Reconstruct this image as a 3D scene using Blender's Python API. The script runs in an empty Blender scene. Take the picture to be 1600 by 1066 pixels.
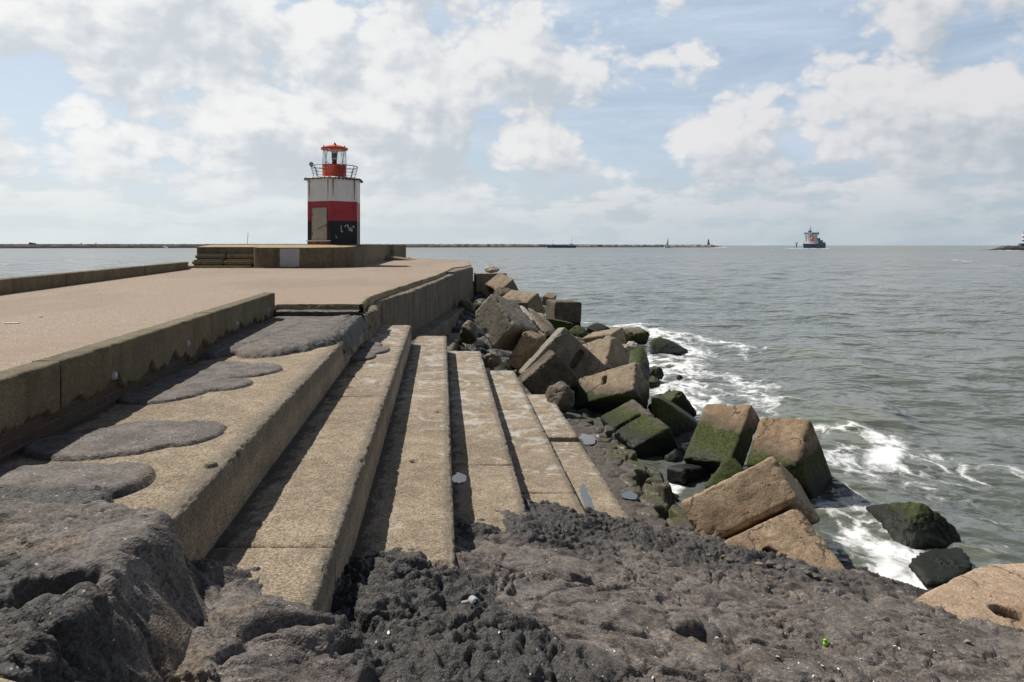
import bpy, bmesh, math, random
import numpy as np
from mathutils import Vector, Matrix
random.seed(7)
RNG = np.random.default_rng(11)
SC = bpy.context.scene
COL = SC.collection
F, CX, HY, HC = 1067.0, 800.0, 383.5, 3.5      # focal length (photo px), principal column, horizon row, eye height above the water
rad = math.radians

def P(px, py, h):
    """point of the photo that lies h metres below the eye -> world"""
    y = h * F / (py - HY)
    return np.array([(px - CX) * y / F, y, HC - h])
def PD(px, py, y):
    """point of the photo at distance y"""
    return np.array([(px - CX) * y / F, y, HC - (py - HY) * y / F])

# ------------------------------------------------------------------ noise
def _hash(ix, iy, iz, seed):
    n = (ix.astype(np.int64) * 374761393 + iy.astype(np.int64) * 668265263 + iz.astype(np.int64) * 2147483647 + seed * 974634777) & 0xffffffff
    n = ((n ^ (n >> 13)) * 1274126177) & 0xffffffff
    n = ((n ^ (n >> 16)) * 2246822519) & 0xffffffff
    return n ^ (n >> 15)
def noise(p, seed=0):
    p = np.asarray(p, float)
    if p.shape[1] == 2: p = np.c_[p, np.zeros(len(p))]
    i = np.floor(p).astype(np.int64); f = p - i
    u = f * f * f * (f * (f * 6 - 15) + 10)
    r = 0
    for dx in (0, 1):
        for dy in (0, 1):
            for dz in (0, 1):
                h = _hash(i[:, 0] + dx, i[:, 1] + dy, i[:, 2] + dz, seed)
                gx = ((h & 1023) / 511.5 - 1); gy = (((h >> 10) & 1023) / 511.5 - 1); gz = (((h >> 20) & 1023) / 511.5 - 1)
                g = gx * (f[:, 0] - dx) + gy * (f[:, 1] - dy) + gz * (f[:, 2] - dz)
                w = (u[:, 0] if dx else 1 - u[:, 0]) * (u[:, 1] if dy else 1 - u[:, 1]) * (u[:, 2] if dz else 1 - u[:, 2])
                r = r + g * w
    return r * 1.1
def fbm(p, sc, oc=4, seed=0, rough=.5):
    p = np.asarray(p, float) * sc
    s = 0; a = 1
    for k in range(oc):
        s = s + a * noise(p, seed + k); p = p * 2.03 + 17.3; a *= rough
    return s
def cells(p, sc, seed=0):
    """2-d voronoi: nearest distance, second nearest, cell id"""
    p = np.asarray(p, float)[:, :2] * sc
    i = np.floor(p).astype(np.int64)
    d1 = np.full(len(p), 9.); d2 = np.full(len(p), 9.); cid = np.zeros(len(p), np.int64)
    for dx in (-1, 0, 1):
        for dy in (-1, 0, 1):
            h = _hash(i[:, 0] + dx, i[:, 1] + dy, 0 * i[:, 0], seed)
            ox = (h & 1023) / 1023.; oy = ((h >> 10) & 1023) / 1023.
            d = np.hypot(i[:, 0] + dx + ox - p[:, 0], i[:, 1] + dy + oy - p[:, 1])
            n = d < d1
            d2 = np.where(n, d1, np.minimum(d2, d)); cid = np.where(n, h, cid); d1 = np.where(n, d, d1)
    return d1, d2, cid
def sstep(x, a, b):
    t = np.clip((x - a) / (b - a), 0, 1)
    return t * t * (3 - 2 * t)

# ------------------------------------------------------------------ objects
def tag(o, label=None, cat=None, group=None, kind=None):
    if label: o['label'] = label
    if cat: o['category'] = cat
    if group: o['group'] = group
    if kind: o['kind'] = kind
    return o
def empty(name, loc=(0, 0, 0)):
    o = bpy.data.objects.new(name, None); COL.objects.link(o); o.location = loc; o.empty_display_size = .2
    return o
def link(name, me, mat=None, parent=None, loc=None):
    o = bpy.data.objects.new(name, me); COL.objects.link(o)
    if mat is not None:
        for m in (mat if isinstance(mat, (list, tuple)) else [mat]): me.materials.append(m)
    if loc is not None: o.location = loc
    if parent is not None:
        o.parent = parent
    return o
def mesh_np(name, V, Fc, mat=None, parent=None, smooth=True, attrs=None, loc=None):
    V = np.ascontiguousarray(V, np.float32); Fc = np.ascontiguousarray(Fc, np.int32)
    me = bpy.data.meshes.new(name)
    me.vertices.add(len(V)); me.vertices.foreach_set('co', V.ravel())
    k = Fc.shape[1]
    me.loops.add(Fc.size); me.loops.foreach_set('vertex_index', Fc.ravel())
    me.polygons.add(len(Fc)); me.polygons.foreach_set('loop_start', np.arange(0, Fc.size, k, dtype=np.int32))
    me.polygons.foreach_set('loop_total', np.full(len(Fc), k, np.int32))
    me.update(calc_edges=True)
    if smooth: me.polygons.foreach_set('use_smooth', np.ones(len(Fc), bool))
    for an, av in (attrs or {}).items():
        a = me.attributes.new(an, 'FLOAT', 'POINT'); a.data.foreach_set('value', np.ascontiguousarray(av, np.float32).ravel())
    return link(name, me, mat, parent, loc)
def gridfaces(nr, nc):
    i = np.arange(nr - 1)[:, None] * nc + np.arange(nc - 1)[None]
    i = i.ravel()
    return np.c_[i, i + 1, i + nc + 1, i + nc]
def bm_obj(name, bm, mat=None, parent=None, smooth=False, loc=None):
    bmesh.ops.recalc_face_normals(bm, faces=bm.faces)
    me = bpy.data.meshes.new(name); bm.to_mesh(me); bm.free()
    if smooth:
        me.polygons.foreach_set('use_smooth', np.ones(len(me.polygons), bool))
    return link(name, me, mat, parent, loc)
def bx(bm, c, s, rz=0, M=None):
    m = Matrix.Translation(c) @ Matrix.Rotation(rz, 4, 'Z') @ Matrix.Diagonal((s[0], s[1], s[2], 1))
    if M is not None: m = M @ m
    return bmesh.ops.create_cube(bm, size=1, matrix=m)
def tube(bm, a, b, r, n=6, r2=None):
    a = Vector(a); b = Vector(b); d = b - a
    q = d.to_track_quat('Z', 'Y').to_matrix().to_4x4()
    return bmesh.ops.create_cone(bm, cap_ends=True, segments=n, radius1=r, radius2=r if r2 is None else r2, depth=d.length, matrix=Matrix.Translation((a + b) / 2) @ q)
def lathe(bm, c, prof, n=32, rot=0.0):
    rings = []
    for r, z in prof:
        rings.append([bm.verts.new((c[0] + r * math.sin(rot + 2 * math.pi * k / n), c[1] - r * math.cos(rot + 2 * math.pi * k / n), z)) for k in range(n)])
    for a, b in zip(rings, rings[1:]):
        for k in range(n):
            bm.faces.new((a[k], a[(k + 1) % n], b[(k + 1) % n], b[k]))
    if prof[0][0] > 1e-4: bm.faces.new(rings[0][::-1])
    if prof[-1][0] > 1e-4: bm.faces.new(rings[-1])
    return rings
def prism(bm, pts, z0, z1):
    """pts: xy list; z0/z1 scalars or per-point lists"""
    n = len(pts)
    z0 = [z0] * n if np.isscalar(z0) else z0; z1 = [z1] * n if np.isscalar(z1) else z1
    lo = [bm.verts.new((p[0], p[1], z)) for p, z in zip(pts, z0)]
    hi = [bm.verts.new((p[0], p[1], z)) for p, z in zip(pts, z1)]
    for k in range(n): bm.faces.new((lo[k], lo[(k + 1) % n], hi[(k + 1) % n], hi[k]))
    bm.faces.new(hi); bm.faces.new(lo[::-1])

# ------------------------------------------------------------------ materials
class G:
    def __init__(s, nt): s.nt = nt
    def n(s, t, inp=None, **props):
        nd = s.nt.nodes.new(t)
        for k, v in props.items(): setattr(nd, k, v)
        for k, v in (inp or {}).items(): s.set(nd.inputs[k], v)
        return nd
    def set(s, i, v):
        if isinstance(v, bpy.types.NodeSocket): s.nt.links.new(v, i)
        elif isinstance(v, (tuple, list)) and len(v) == 3 and i.type == 'RGBA': i.default_value = (*v, 1)
        else: i.default_value = v
    def m(s, op, a, b=0.0, c=None, clamp=False):
        nd = s.n('ShaderNodeMath', {0: a, 1: b}, operation=op, use_clamp=clamp)
        if c is not None: s.set(nd.inputs[2], c)
        return nd.outputs[0]
    def vm(s, op, a, b=(0, 0, 0)):
        return s.n('ShaderNodeVectorMath', {0: a, 1: b}, operation=op).outputs[0]
    def mix(s, f, a, b, blend='MIX'):
        nd = s.n('ShaderNodeMix', data_type='RGBA', blend_type=blend, clamp_factor=True)
        s.set(nd.inputs[0], f); s.set(nd.inputs[6], a); s.set(nd.inputs[7], b)
        return nd.outputs[2]
    def ss(s, x, lo, hi, a=0.0, b=1.0):
        return s.n('ShaderNodeMapRange', {0: x, 1: lo, 2: hi, 3: a, 4: b}, interpolation_type='SMOOTHSTEP').outputs[0]
    def noise(s, vec, scale, detail=4, rough=.55, dist=0.0):
        return s.n('ShaderNodeTexNoise', {'Vector': vec, 'Scale': scale, 'Detail': detail, 'Roughness': rough, 'Distortion': dist}).outputs[0]
    def vor(s, vec, scale, out=0, feature='F1'):
        return s.n('ShaderNodeTexVoronoi', {'Vector': vec, 'Scale': scale}, feature=feature).outputs[out]
    def scale(s, vec, v): return s.vm('MULTIPLY', vec, v)
    def attr(s, name): return s.n('ShaderNodeAttribute', attribute_name=name).outputs['Fac']
    def pos(s): return s.n('ShaderNodeNewGeometry').outputs['Position']
    def sep(s, v): return s.n('ShaderNodeSeparateXYZ', {0: v}).outputs
    def bump(s, h, strength, dist, nrm=None):
        nd = s.n('ShaderNodeBump', {'Height': h, 'Strength': strength, 'Distance': dist})
        if nrm is not None: s.set(nd.inputs['Normal'], nrm)
        return nd.outputs[0]
def new_mat(name):
    m = bpy.data.materials.new(name); m.use_nodes = True
    nt = m.node_tree
    b = nt.nodes['Principled BSDF']
    return m, G(nt), b
def plain(name, col, rough=.6, metal=0.0, var=.12, spec=.4):
    m, g, b = new_mat(name)
    n = g.noise(g.n('ShaderNodeTexCoord').outputs['Object'], 3.0, 5)
    c = g.mix(g.ss(n, .3, .7), tuple(x * (1 - var) for x in col), tuple(min(1, x * (1 + var)) for x in col))
    g.set(b.inputs['Base Color'], c); b.inputs['Roughness'].default_value = rough
    b.inputs['Metallic'].default_value = metal; b.inputs['Specular IOR Level'].default_value = spec
    return m

def concrete(name, c_dark, c_light, speck=.55, agg=95, bump=.5, salt=0.0, algae=None, streak=0.0, arris=False, wet=False, rough=.88, stain=(.10, .075, .04), stain_amt=.35, cracks=0.0, block=False):
    m, g, b = new_mat(name)
    p = g.pos()
    if block:   # turns with the block: each gets its own piece of the pattern
        p = g.vm('ADD', p, g.vm('MULTIPLY', g.n('ShaderNodeCombineXYZ', {0: g.n('ShaderNodeObjectInfo').outputs['Random'], 1: 0.3, 2: .7}).outputs[0], (40, 40, 40)))
    big = g.noise(p, .9, 6, .6); mid = g.noise(p, 6.5, 6, .65); fine = g.noise(p, agg * .9, 3, .7)
    col = g.mix(g.ss(g.m('MULTIPLY_ADD', mid, .5, g.m('MULTIPLY', big, .5)), .36, .64), c_dark, c_light)
    # exposed aggregate: little stones, each its own tone
    v = g.n('ShaderNodeTexVoronoi', {'Vector': p, 'Scale': agg})
    tone = g.sep(v.outputs[1])[0]
    col = g.mix(speck, col, g.mix(1.0, col, g.mix(tone, (.25, .24, .22), (1.85, 1.75, 1.6)), 'MULTIPLY'))
    v2 = g.n('ShaderNodeTexVoronoi', {'Vector': p, 'Scale': agg * .36})
    t2 = g.sep(v2.outputs[1])[1]
    col = g.mix(g.m('MULTIPLY', g.ss(t2, .90, .94), g.ss(v2.outputs[0], .30, .18)), col, g.mix(g.sep(v2.outputs[1])[2], (.05, .04, .03), (.42, .37, .30)))
    col = g.mix(g.m('MULTIPLY', g.ss(g.noise(p, 2.3, 7, .7, .4), .52, .72), stain_amt), col, stain)
    if streak:
        st = g.noise(g.scale(p, (5.0, 5.0, .35)), 1.0, 5, .65)
        col = g.mix(g.m('MULTIPLY', g.ss(st, .5, .68), streak), col, (.035, .03, .022))
        st2 = g.noise(g.scale(p, (7.0, 7.0, .5)), 1.3, 4, .6)
        col = g.mix(g.m('MULTIPLY', g.ss(st2, .6, .75), streak * .55), col, (.36, .33, .28))
    if salt:
        y = g.sep(p)[1]
        s1 = g.noise(g.scale(p, (2.4, 2.6, 2.0)), 1.2, 8, .74, .9)
        thr = g.m('MULTIPLY_ADD', g.ss(y, 5.0, 12.0), -.13, .61)
        f = g.m('MULTIPLY', g.ss(g.m('SUBTRACT', s1, thr), 0.0, .12), salt)
        col = g.mix(f, col, (.46, .44, .40))
    if arris:
        a = g.attr('arris')
        na = g.noise(p, 40, 4, .7)
        col = g.mix(g.m('MULTIPLY', a, g.ss(na, .35, .6, .25, .85)), col, (.10, .092, .075))
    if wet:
        w = g.attr('wet')  # damp dirt at the riser foot, spread and darkened to stand for its shadow
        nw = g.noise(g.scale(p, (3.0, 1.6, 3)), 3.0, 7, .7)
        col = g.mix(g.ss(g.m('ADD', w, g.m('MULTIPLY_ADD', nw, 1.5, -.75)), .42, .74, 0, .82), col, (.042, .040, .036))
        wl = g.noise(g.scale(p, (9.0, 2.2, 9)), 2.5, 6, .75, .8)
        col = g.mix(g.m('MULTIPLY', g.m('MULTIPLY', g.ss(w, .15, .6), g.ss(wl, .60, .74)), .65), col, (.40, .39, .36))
    hgt = g.m('MULTIPLY_ADD', fine, .35, g.m('MULTIPLY', g.m('SUBTRACT', 1.0, v.outputs[0]), .65))
    if cracks:
        cv = g.n('ShaderNodeTexVoronoi', {'Vector': g.vm('ADD', p, g.vm('MULTIPLY', g.n('ShaderNodeTexNoise', {'Vector': p, 'Scale': 4.5, 'Detail': 5}).outputs[1], (.33, .33, .33))), 'Scale': 1.55}, feature='DISTANCE_TO_EDGE').outputs[0]
        ck = g.m('MULTIPLY', g.ss(cv, .020, .005), g.ss(g.noise(p, 1.3, 2), .47, .53))
        col = g.mix(g.m('MULTIPLY', ck, cracks), col, (.03, .024, .017))
        pv = g.n('ShaderNodeTexVoronoi', {'Vector': p, 'Scale': 17})
        pit = g.m('MULTIPLY', g.ss(g.sep(pv.outputs[1])[0], .80, .86), g.ss(pv.outputs[0], .24, .12))
        col = g.mix(g.m('MULTIPLY', pit, .8), col, (.03, .025, .018))
        pale = g.noise(g.vm('ADD', p, (5, 3, 1)), 1.7, 7, .68, .5)
        col = g.mix(g.ss(pale, .54, .70, 0, .38), col, g.mix(1.0, col, (1.7, 1.7, 1.7), 'MULTIPLY'))
        drip = g.noise(g.scale(p, (6, 6, 1.0)), 1.0, 6, .65)
        col = g.mix(g.ss(drip, .55, .70, 0, .5), col, g.mix(1.0, col, (.38, .34, .30), 'MULTIPLY'))
        hgt = g.m('SUBTRACT', hgt, g.m('MULTIPLY_ADD', ck, 1.6, g.m('MULTIPLY', pit, 1.2)))
    roughv = rough
    if algae is not None:
        z = g.sep(g.pos())[2]
        nz = g.noise(g.pos(), 3.0, 6, .65)
        zz = g.m('MULTIPLY_ADD', g.m('SUBTRACT', nz, .5), .34, z)
        # the tide's marks: a dark lichen line, then weed, then black mussels by the water, carried higher to paint in deep shade
        line = g.m('MULTIPLY', g.ss(zz, algae + .18, algae + .03), .55)
        col = g.mix(line, col, (.05, .04, .035))
        ag = g.ss(zz, algae + .03, algae - .05)
        tuft = g.noise(g.pos(), 26, 5, .75)
        green = g.mix(g.ss(tuft, .34, .66), (.010, .018, .004), (.068, .085, .014))
        shell = g.m('MULTIPLY', g.ss(g.vor(g.pos(), 34), .26, .2), g.m('MULTIPLY', g.ss(g.noise(g.pos(), 7, 3), .55, .68), g.ss(zz, algae - .35, algae - .1)))
        green = g.mix(g.ss(g.noise(g.pos(), 5, 5, .7), .52, .68, 0, .75), green, (.05, .042, .03))
        green = g.mix(shell, green, (.33, .27, .2))
        col = g.mix(ag, col, green)
        col = g.mix(g.ss(zz, .42, .18), col, (.010, .012, .008))
        roughv = g.ss(zz, algae - .1, .1, rough, .62)
        hgt = g.m('MULTIPLY_ADD', g.m('MULTIPLY', tuft, ag), 1.2, hgt)
    g.set(b.inputs['Base Color'], col); g.set(b.inputs['Roughness'], roughv)
    b.inputs['Specular IOR Level'].default_value = .3
    nrm = g.bump(hgt, bump, .006)
    nrm = g.bump(g.noise(p, 14, 5, .65), bump * .5, .02, nrm)
    g.set(b.inputs['Normal'], nrm)
    return m

M = {}
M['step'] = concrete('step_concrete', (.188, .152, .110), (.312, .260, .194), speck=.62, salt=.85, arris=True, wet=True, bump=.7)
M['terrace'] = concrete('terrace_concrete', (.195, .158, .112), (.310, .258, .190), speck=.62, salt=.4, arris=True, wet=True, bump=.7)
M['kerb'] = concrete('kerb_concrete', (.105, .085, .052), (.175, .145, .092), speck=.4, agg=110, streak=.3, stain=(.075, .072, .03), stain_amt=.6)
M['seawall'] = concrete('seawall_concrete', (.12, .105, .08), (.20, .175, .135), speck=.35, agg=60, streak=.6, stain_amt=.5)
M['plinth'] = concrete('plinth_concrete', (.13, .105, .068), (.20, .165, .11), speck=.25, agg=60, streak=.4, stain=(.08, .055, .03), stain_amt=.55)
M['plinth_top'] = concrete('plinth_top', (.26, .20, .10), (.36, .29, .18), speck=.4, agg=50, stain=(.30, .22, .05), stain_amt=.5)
M['cap_edge'] = concrete('cap_edge', (.20, .16, .10), (.34, .28, .19), speck=.6, agg=60, stain=(.16, .14, .04), stain_amt=.5)
BL = {}
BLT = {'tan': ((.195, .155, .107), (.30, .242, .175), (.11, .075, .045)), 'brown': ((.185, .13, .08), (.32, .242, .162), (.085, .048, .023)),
       'grey': ((.165, .145, .11), (.26, .235, .19), (.10, .085, .055)), 'deep': ((.075, .063, .048), (.15, .125, .092), (.04, .033, .025)), 'dark': ((.10, .085, .065), (.18, .155, .12), (.05, .04, .03)),  # deep: the concrete tint darkened, so deep shade is in the colour
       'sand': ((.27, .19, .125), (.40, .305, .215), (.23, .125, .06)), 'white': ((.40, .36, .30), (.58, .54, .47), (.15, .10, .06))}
def block_mat(kind, algae):
    k = (kind, algae)
    if k not in BL:
        d, l, s = BLT[kind]
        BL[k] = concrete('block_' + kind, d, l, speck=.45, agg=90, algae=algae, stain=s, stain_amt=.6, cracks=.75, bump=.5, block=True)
    return BL[k]

def path_mat():
    m, g, b = new_mat('path_gravel')
    p = g.pos()
    v = g.n('ShaderNodeTexVoronoi', {'Vector': p, 'Scale': 110})
    t = g.sep(v.outputs[1])
    col = g.mix(t[0], (.19, .14, .102), (.42, .33, .252))
    col = g.mix(g.ss(t[1], .93, .95), col, (.62, .56, .50))
    col = g.mix(g.ss(t[2], .9, .92), col, (.12, .09, .07))
    col = g.mix(g.ss(g.noise(g.scale(p, (1, .5, 1)), .9, 6, .6), .4, .62, 0, .42), col, (.30, .22, .155))
    col = g.mix(g.ss(g.noise(g.scale(p, (1, .4, 1)), .35, 5, .6), .48, .60, 0, .30), col, (.19, .145, .11))
    col = g.mix(g.ss(g.noise(p, 3.5, 6, .7), .56, .70, 0, .35), col, (.20, .15, .11))
    g.set(b.inputs['Base Color'], col); b.inputs['Roughness'].default_value = .9; b.inputs['Specular IOR Level'].default_value = .25
    g.set(b.inputs['Normal'], g.bump(v.outputs[0], .5, .004))
    return m
M['path'] = path_mat()

def asphalt_mat():
    m, g, b = new_mat('poured_asphalt')
    p = g.pos(); r = g.attr('rough')
    mid = g.noise(p, 5, 6, .65); fine = g.noise(p, 60, 4, .75)
    smooth = g.mix(g.ss(mid, .35, .65), (.080, .069, .062), (.150, .132, .121))
    smooth = g.mix(g.ss(g.noise(p, 2.1, 5, .6), .56, .7, 0, .5), smooth, (.15, .11, .066))
    v = g.n('ShaderNodeTexVoronoi', {'Vector': p, 'Scale': 85})
    t = g.sep(v.outputs[1])
    smooth = g.mix(.6, smooth, g.mix(1.0, smooth, g.mix(t[0], (.28, .27, .26), (1.95, 1.9, 1.85)), 'MULTIPLY'))
    rough = g.mix(g.ss(fine, .36, .66), (.024, .0225, .021), (.105, .095, .087))
    f = g.ss(g.m('ADD', r, g.m('MULTIPLY_ADD', fine, .6, -.3)), .25, .7)
    col = g.mix(f, smooth, rough)
    v3 = g.n('ShaderNodeTexVoronoi', {'Vector': p, 'Scale': 48})
    t3 = g.sep(v3.outputs[1])
    grain = g.m('MULTIPLY', g.ss(t3[0], .952, .97), g.ss(v3.outputs[0], .30, .2))
    col = g.mix(grain, col, g.mix(t3[1], (.42, .36, .28), (.62, .58, .52)))
    g.set(b.inputs['Base Color'], col)
    g.set(b.inputs['Roughness'], g.mix(f, (.85, .85, .85), (.62, .62, .62)))
    b.inputs['Specular IOR Level'].default_value = .4
    n = g.bump(g.noise(p, 28, 6, .7), g.m('MULTIPLY_ADD', f, .5, .25), .03)
    n = g.bump(v.outputs[0], .6, .006, n)
    g.set(b.inputs['Normal'], n)
    return m
M['asphalt'] = asphalt_mat()

def brick_mat():
    m, g, b = new_mat('old_brick')
    s = g.sep(g.pos())
    uv = g.n('ShaderNodeCombineXYZ', {0: s[1], 1: s[2], 2: 0.0}).outputs[0]
    br = g.n('ShaderNodeTexBrick', {'Vector': uv, 'Color1': (.042, .022, .015, 1), 'Color2': (.075, .040, .026, 1), 'Mortar': (.085, .072, .055, 1), 'Scale': 1.0, 'Mortar Size': .006, 'Brick Width': .20, 'Row Height': .062})
    n = g.noise(g.pos(), 9, 6, .7)
    col = g.mix(g.ss(n, .44, .62), br.outputs[0], (.045, .038, .024))
    g.set(b.inputs['Base Color'], col); b.inputs['Roughness'].default_value = .9
    g.set(b.inputs['Normal'], g.bump(g.m('SUBTRACT', 1.0, br.outputs[1]), .8, .01))
    return m
M['brick'] = brick_mat()

def ledge_mat():
    m, g, b = new_mat('mossy_stone')
    p = g.pos(); a = g.attr('moss'); w = g.attr('cell')
    n = g.noise(p, 9, 6, .7); n2 = g.noise(p, 45, 4, .7)
    stone = g.mix(g.ss(n, .35, .65), (.030, .024, .019), (.082, .067, .052))
    stone = g.mix(g.m('MULTIPLY', w, .35), stone, (.13, .105, .075))
    moss = g.mix(g.ss(n2, .35, .65), (.022, .026, .008), (.088, .078, .020))
    f = g.ss(g.m('ADD', a, g.m('MULTIPLY_ADD', n, 1.1, -.55)), .38, .66)
    g.set(b.inputs['Base Color'], g.mix(f, stone, moss))
    g.set(b.inputs['Roughness'], g.ss(n, .35, .6, .35, .8))
    g.set(b.inputs['Normal'], g.bump(n2, .6, .01))
    return m
M['ledge'] = ledge_mat()

def water_mat():
    m, g, b = new_mat('sea_water')
    p = g.pos(); s = g.sep(p); foam = g.attr('foam'); far = g.attr('far'); crest = g.attr('crest')
    body = g.mix(g.ss(g.noise(p, .05, 4), .35, .65), (.096, .108, .092), (.128, .140, .122))
    body = g.mix(g.ss(crest, .25, 1.0, 0, .55), body, (.135, .145, .085))
    # foam: torn lace around the stones, short streaks of white caps outside
    wv = g.n('ShaderNodeTexNoise', {'Vector': p, 'Scale': .9, 'Detail': 5, 'Roughness': .6}).outputs[1]
    wp = g.vm('ADD', g.scale(p, (1.0, .75, 1)), g.vm('MULTIPLY', g.vm('SUBTRACT', wv, (.5, .5, .5)), (1.5, 1.5, 0)))
    lace = g.vor(wp, 1.25, 0, 'DISTANCE_TO_EDGE')
    lace2 = g.vor(wp, 3.6, 0, 'DISTANCE_TO_EDGE')
    bub = g.noise(wp, 5.0, 8, .72)
    big = g.noise(wp, .55, 4, .6)
    field = g.m('ADD', g.m('MULTIPLY_ADD', lace, -1.7, .50), g.m('ADD', g.m('MULTIPLY_ADD', lace2, -.9, .20), g.m('MULTIPLY_ADD', bub, 1.3, -.65)))
    field = g.m('ADD', field, g.m('MULTIPLY_ADD', big, 1.1, -.55))
    ff = g.m('MULTIPLY', g.ss(g.m('ADD', field, g.m('MULTIPLY_ADD', foam, 1.40, -1.36)), -.14, .46), g.ss(foam, .05, .35))
    cap = g.noise(g.scale(p, (.055, .12, 0)), 1.0, 7, .68, .5)
    capm = g.noise(g.scale(p, (.012, .02, 0)), 1.0, 3, .5)
    caps = g.m('MULTIPLY', g.ss(g.m('MULTIPLY_ADD', capm, .30, cap), .795, .835), g.ss(s[1], 20, 45))
    ff = g.m('MAXIMUM', ff, g.m('MULTIPLY', caps, .75))
    col = g.mix(ff, body, (.80, .81, .80))
    g.set(b.inputs['Base Color'], col)
    g.set(b.inputs['Roughness'], g.m('MAXIMUM', g.m('MULTIPLY_ADD', far, .16, .08), g.m('MULTIPLY', ff, .8)))
    b.inputs['IOR'].default_value = 1.33; b.inputs['Specular IOR Level'].default_value = .5
    n1 = g.noise(g.scale(p, (1.0, 1.6, 1)), 2.3, 4, .55)
    n2 = g.noise(g.scale(p, (.10, .17, 1)), 2.2, 4, .58, .2)
    nr = g.bump(n1, .45, .10)
    nr = g.bump(n2, .8, .9, nr)
    nr = g.bump(ff, .25, .04, nr)
    g.set(b.inputs['Normal'], nr)
    return m
M['water'] = water_mat()
M['white'] = plain('white_paint', (.74, .74, .73), .55, var=.06)
M['red'] = plain('red_paint', (.36, .035, .045), .5, var=.12)
M['lantern_red'] = plain('lantern_red', (.60, .06, .022), .45, var=.1)
M['black'] = plain('black_paint', (.012, .013, .018), .5, var=.3)
M['iron'] = plain('dark_iron', (.02, .022, .028), .5, var=.3)
M['door'] = plain('door_beige', (.36, .34, .29), .6, var=.08)
M['panel'] = plain('grey_panel', (.36, .37, .39), .6, var=.06)
M['rust'] = plain('rust', (.23, .09, .025), .9, var=.4)
M['crust'] = plain('dark_crust', (.05, .048, .045), .9, var=.4)
M['lens_red'] = plain('lens_maroon', (.16, .02, .03), .25)
M['lens_grey'] = plain('lens_grey', (.12, .11, .12), .25)
M['chalk'] = plain('chalk_white', (.62, .62, .62), .8)
def far_rubble(name, a, b_):
    m, g, b = new_mat(name)
    p = g.pos(); v = g.n('ShaderNodeTexVoronoi', {'Vector': p, 'Scale': .16})
    c = g.mix(g.sep(v.outputs[1])[0], a, b_)
    c = g.mix(g.ss(g.sep(p)[2], 2.2, .8), c, (.035, .034, .032))
    g.set(b.inputs['Base Color'], c); b.inputs['Roughness'].default_value = .9
    return m
M['rubble'] = far_rubble('far_rubble', (.045, .044, .043), (.13, .125, .12)); M['rubble_pale'] = far_rubble('far_blocks', (.06, .058, .055), (.34, .32, .29))
M['hull_blue'] = plain('hull_blue', (.05, .11, .25), .5)
M['hull_navy'] = plain('hull_navy', (.07, .10, .17), .5)
M['box_blue'] = plain('box_blue', (.06, .13, .26), .55)
M['deck_red'] = plain('deck_red', (.32, .08, .07), .6)
M['orange'] = plain('signal_orange', (.72, .12, .05), .5)
M['brown'] = plain('brown_tower', (.20, .13, .09), .8)
M['pinkred'] = plain('faded_red', (.28, .10, .09), .8)
M['lime'] = plain('lime_plastic', (.30, .72, .02), .4)
M['shell'] = plain('shell_white', (.72, .70, .66), .6)
M['pebble'] = plain('grey_stone', (.125, .118, .112), .85, var=.35)
M['pebble_tan'] = plain('tan_stone', (.26, .22, .16), .85, var=.3)
M['weed'] = plain('dry_weed', (.20, .17, .04), .8, var=.4)
M['timber'] = plain('pale_chip', (.55, .50, .42), .8)
def puddle_mat():
    m, g, b = new_mat('puddle_water')
    b.inputs['Base Color'].default_value = (.05, .05, .045, 1); b.inputs['Roughness'].default_value = .02; b.inputs['IOR'].default_value = 2.3
    g.set(b.inputs['Normal'], g.bump(g.noise(g.pos(), 12, 2), .05, .01))
    return m
M['puddle'] = puddle_mat()
def glass_mat():
    m, g, b = new_mat('lantern_glass')
    nt = m.node_tree
    tr = g.n('ShaderNodeBsdfTransparent', {0: (.93, .95, .95, 1)}); gl = g.n('ShaderNodeBsdfGlossy', {'Roughness': .03})
    fr = g.n('ShaderNodeFresnel', {0: 1.45})
    mx = g.n('ShaderNodeMixShader', {0: g.m('MULTIPLY_ADD', fr.outputs[0], .45, .01), 1: tr.outputs[0], 2: gl.outputs[0]})
    nt.links.new(mx.outputs[0], nt.nodes['Material Output'].inputs[0])
    return m
M['glass'] = glass_mat()

# ================================================================== PIER HEAD
def ln(p, q):
    """straight line X(Y) through two world points"""
    b = (q[0] - p[0]) / (q[1] - p[1])
    return lambda y: p[0] + b * (np.asarray(y, float) - p[1])
E1 = ln(P(265.7, 818, 1.30), P(525, 546, 1.30))
E2 = ln(P(494, 938, 1.68), P(640, 516, 1.68))
E3 = ln(P(712.5, 892, 2.08), P(698, 525, 2.08))
E4 = ln(P(835.5, 838, 2.46), P(751, 548, 2.46))
E5 = ln(P(924, 817.5, 2.78), P(804, 579, 2.78))
E6 = ln(P(997, 827, 3.00), P(907, 690, 3.00))
WALLX = lambda y: -3.03 - .1308 * (np.asarray(y, float) - 4.036)     # outer face of the kerb wall
HS = [1.30, 1.68, 2.08, 2.46, 2.78, 3.00]

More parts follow.
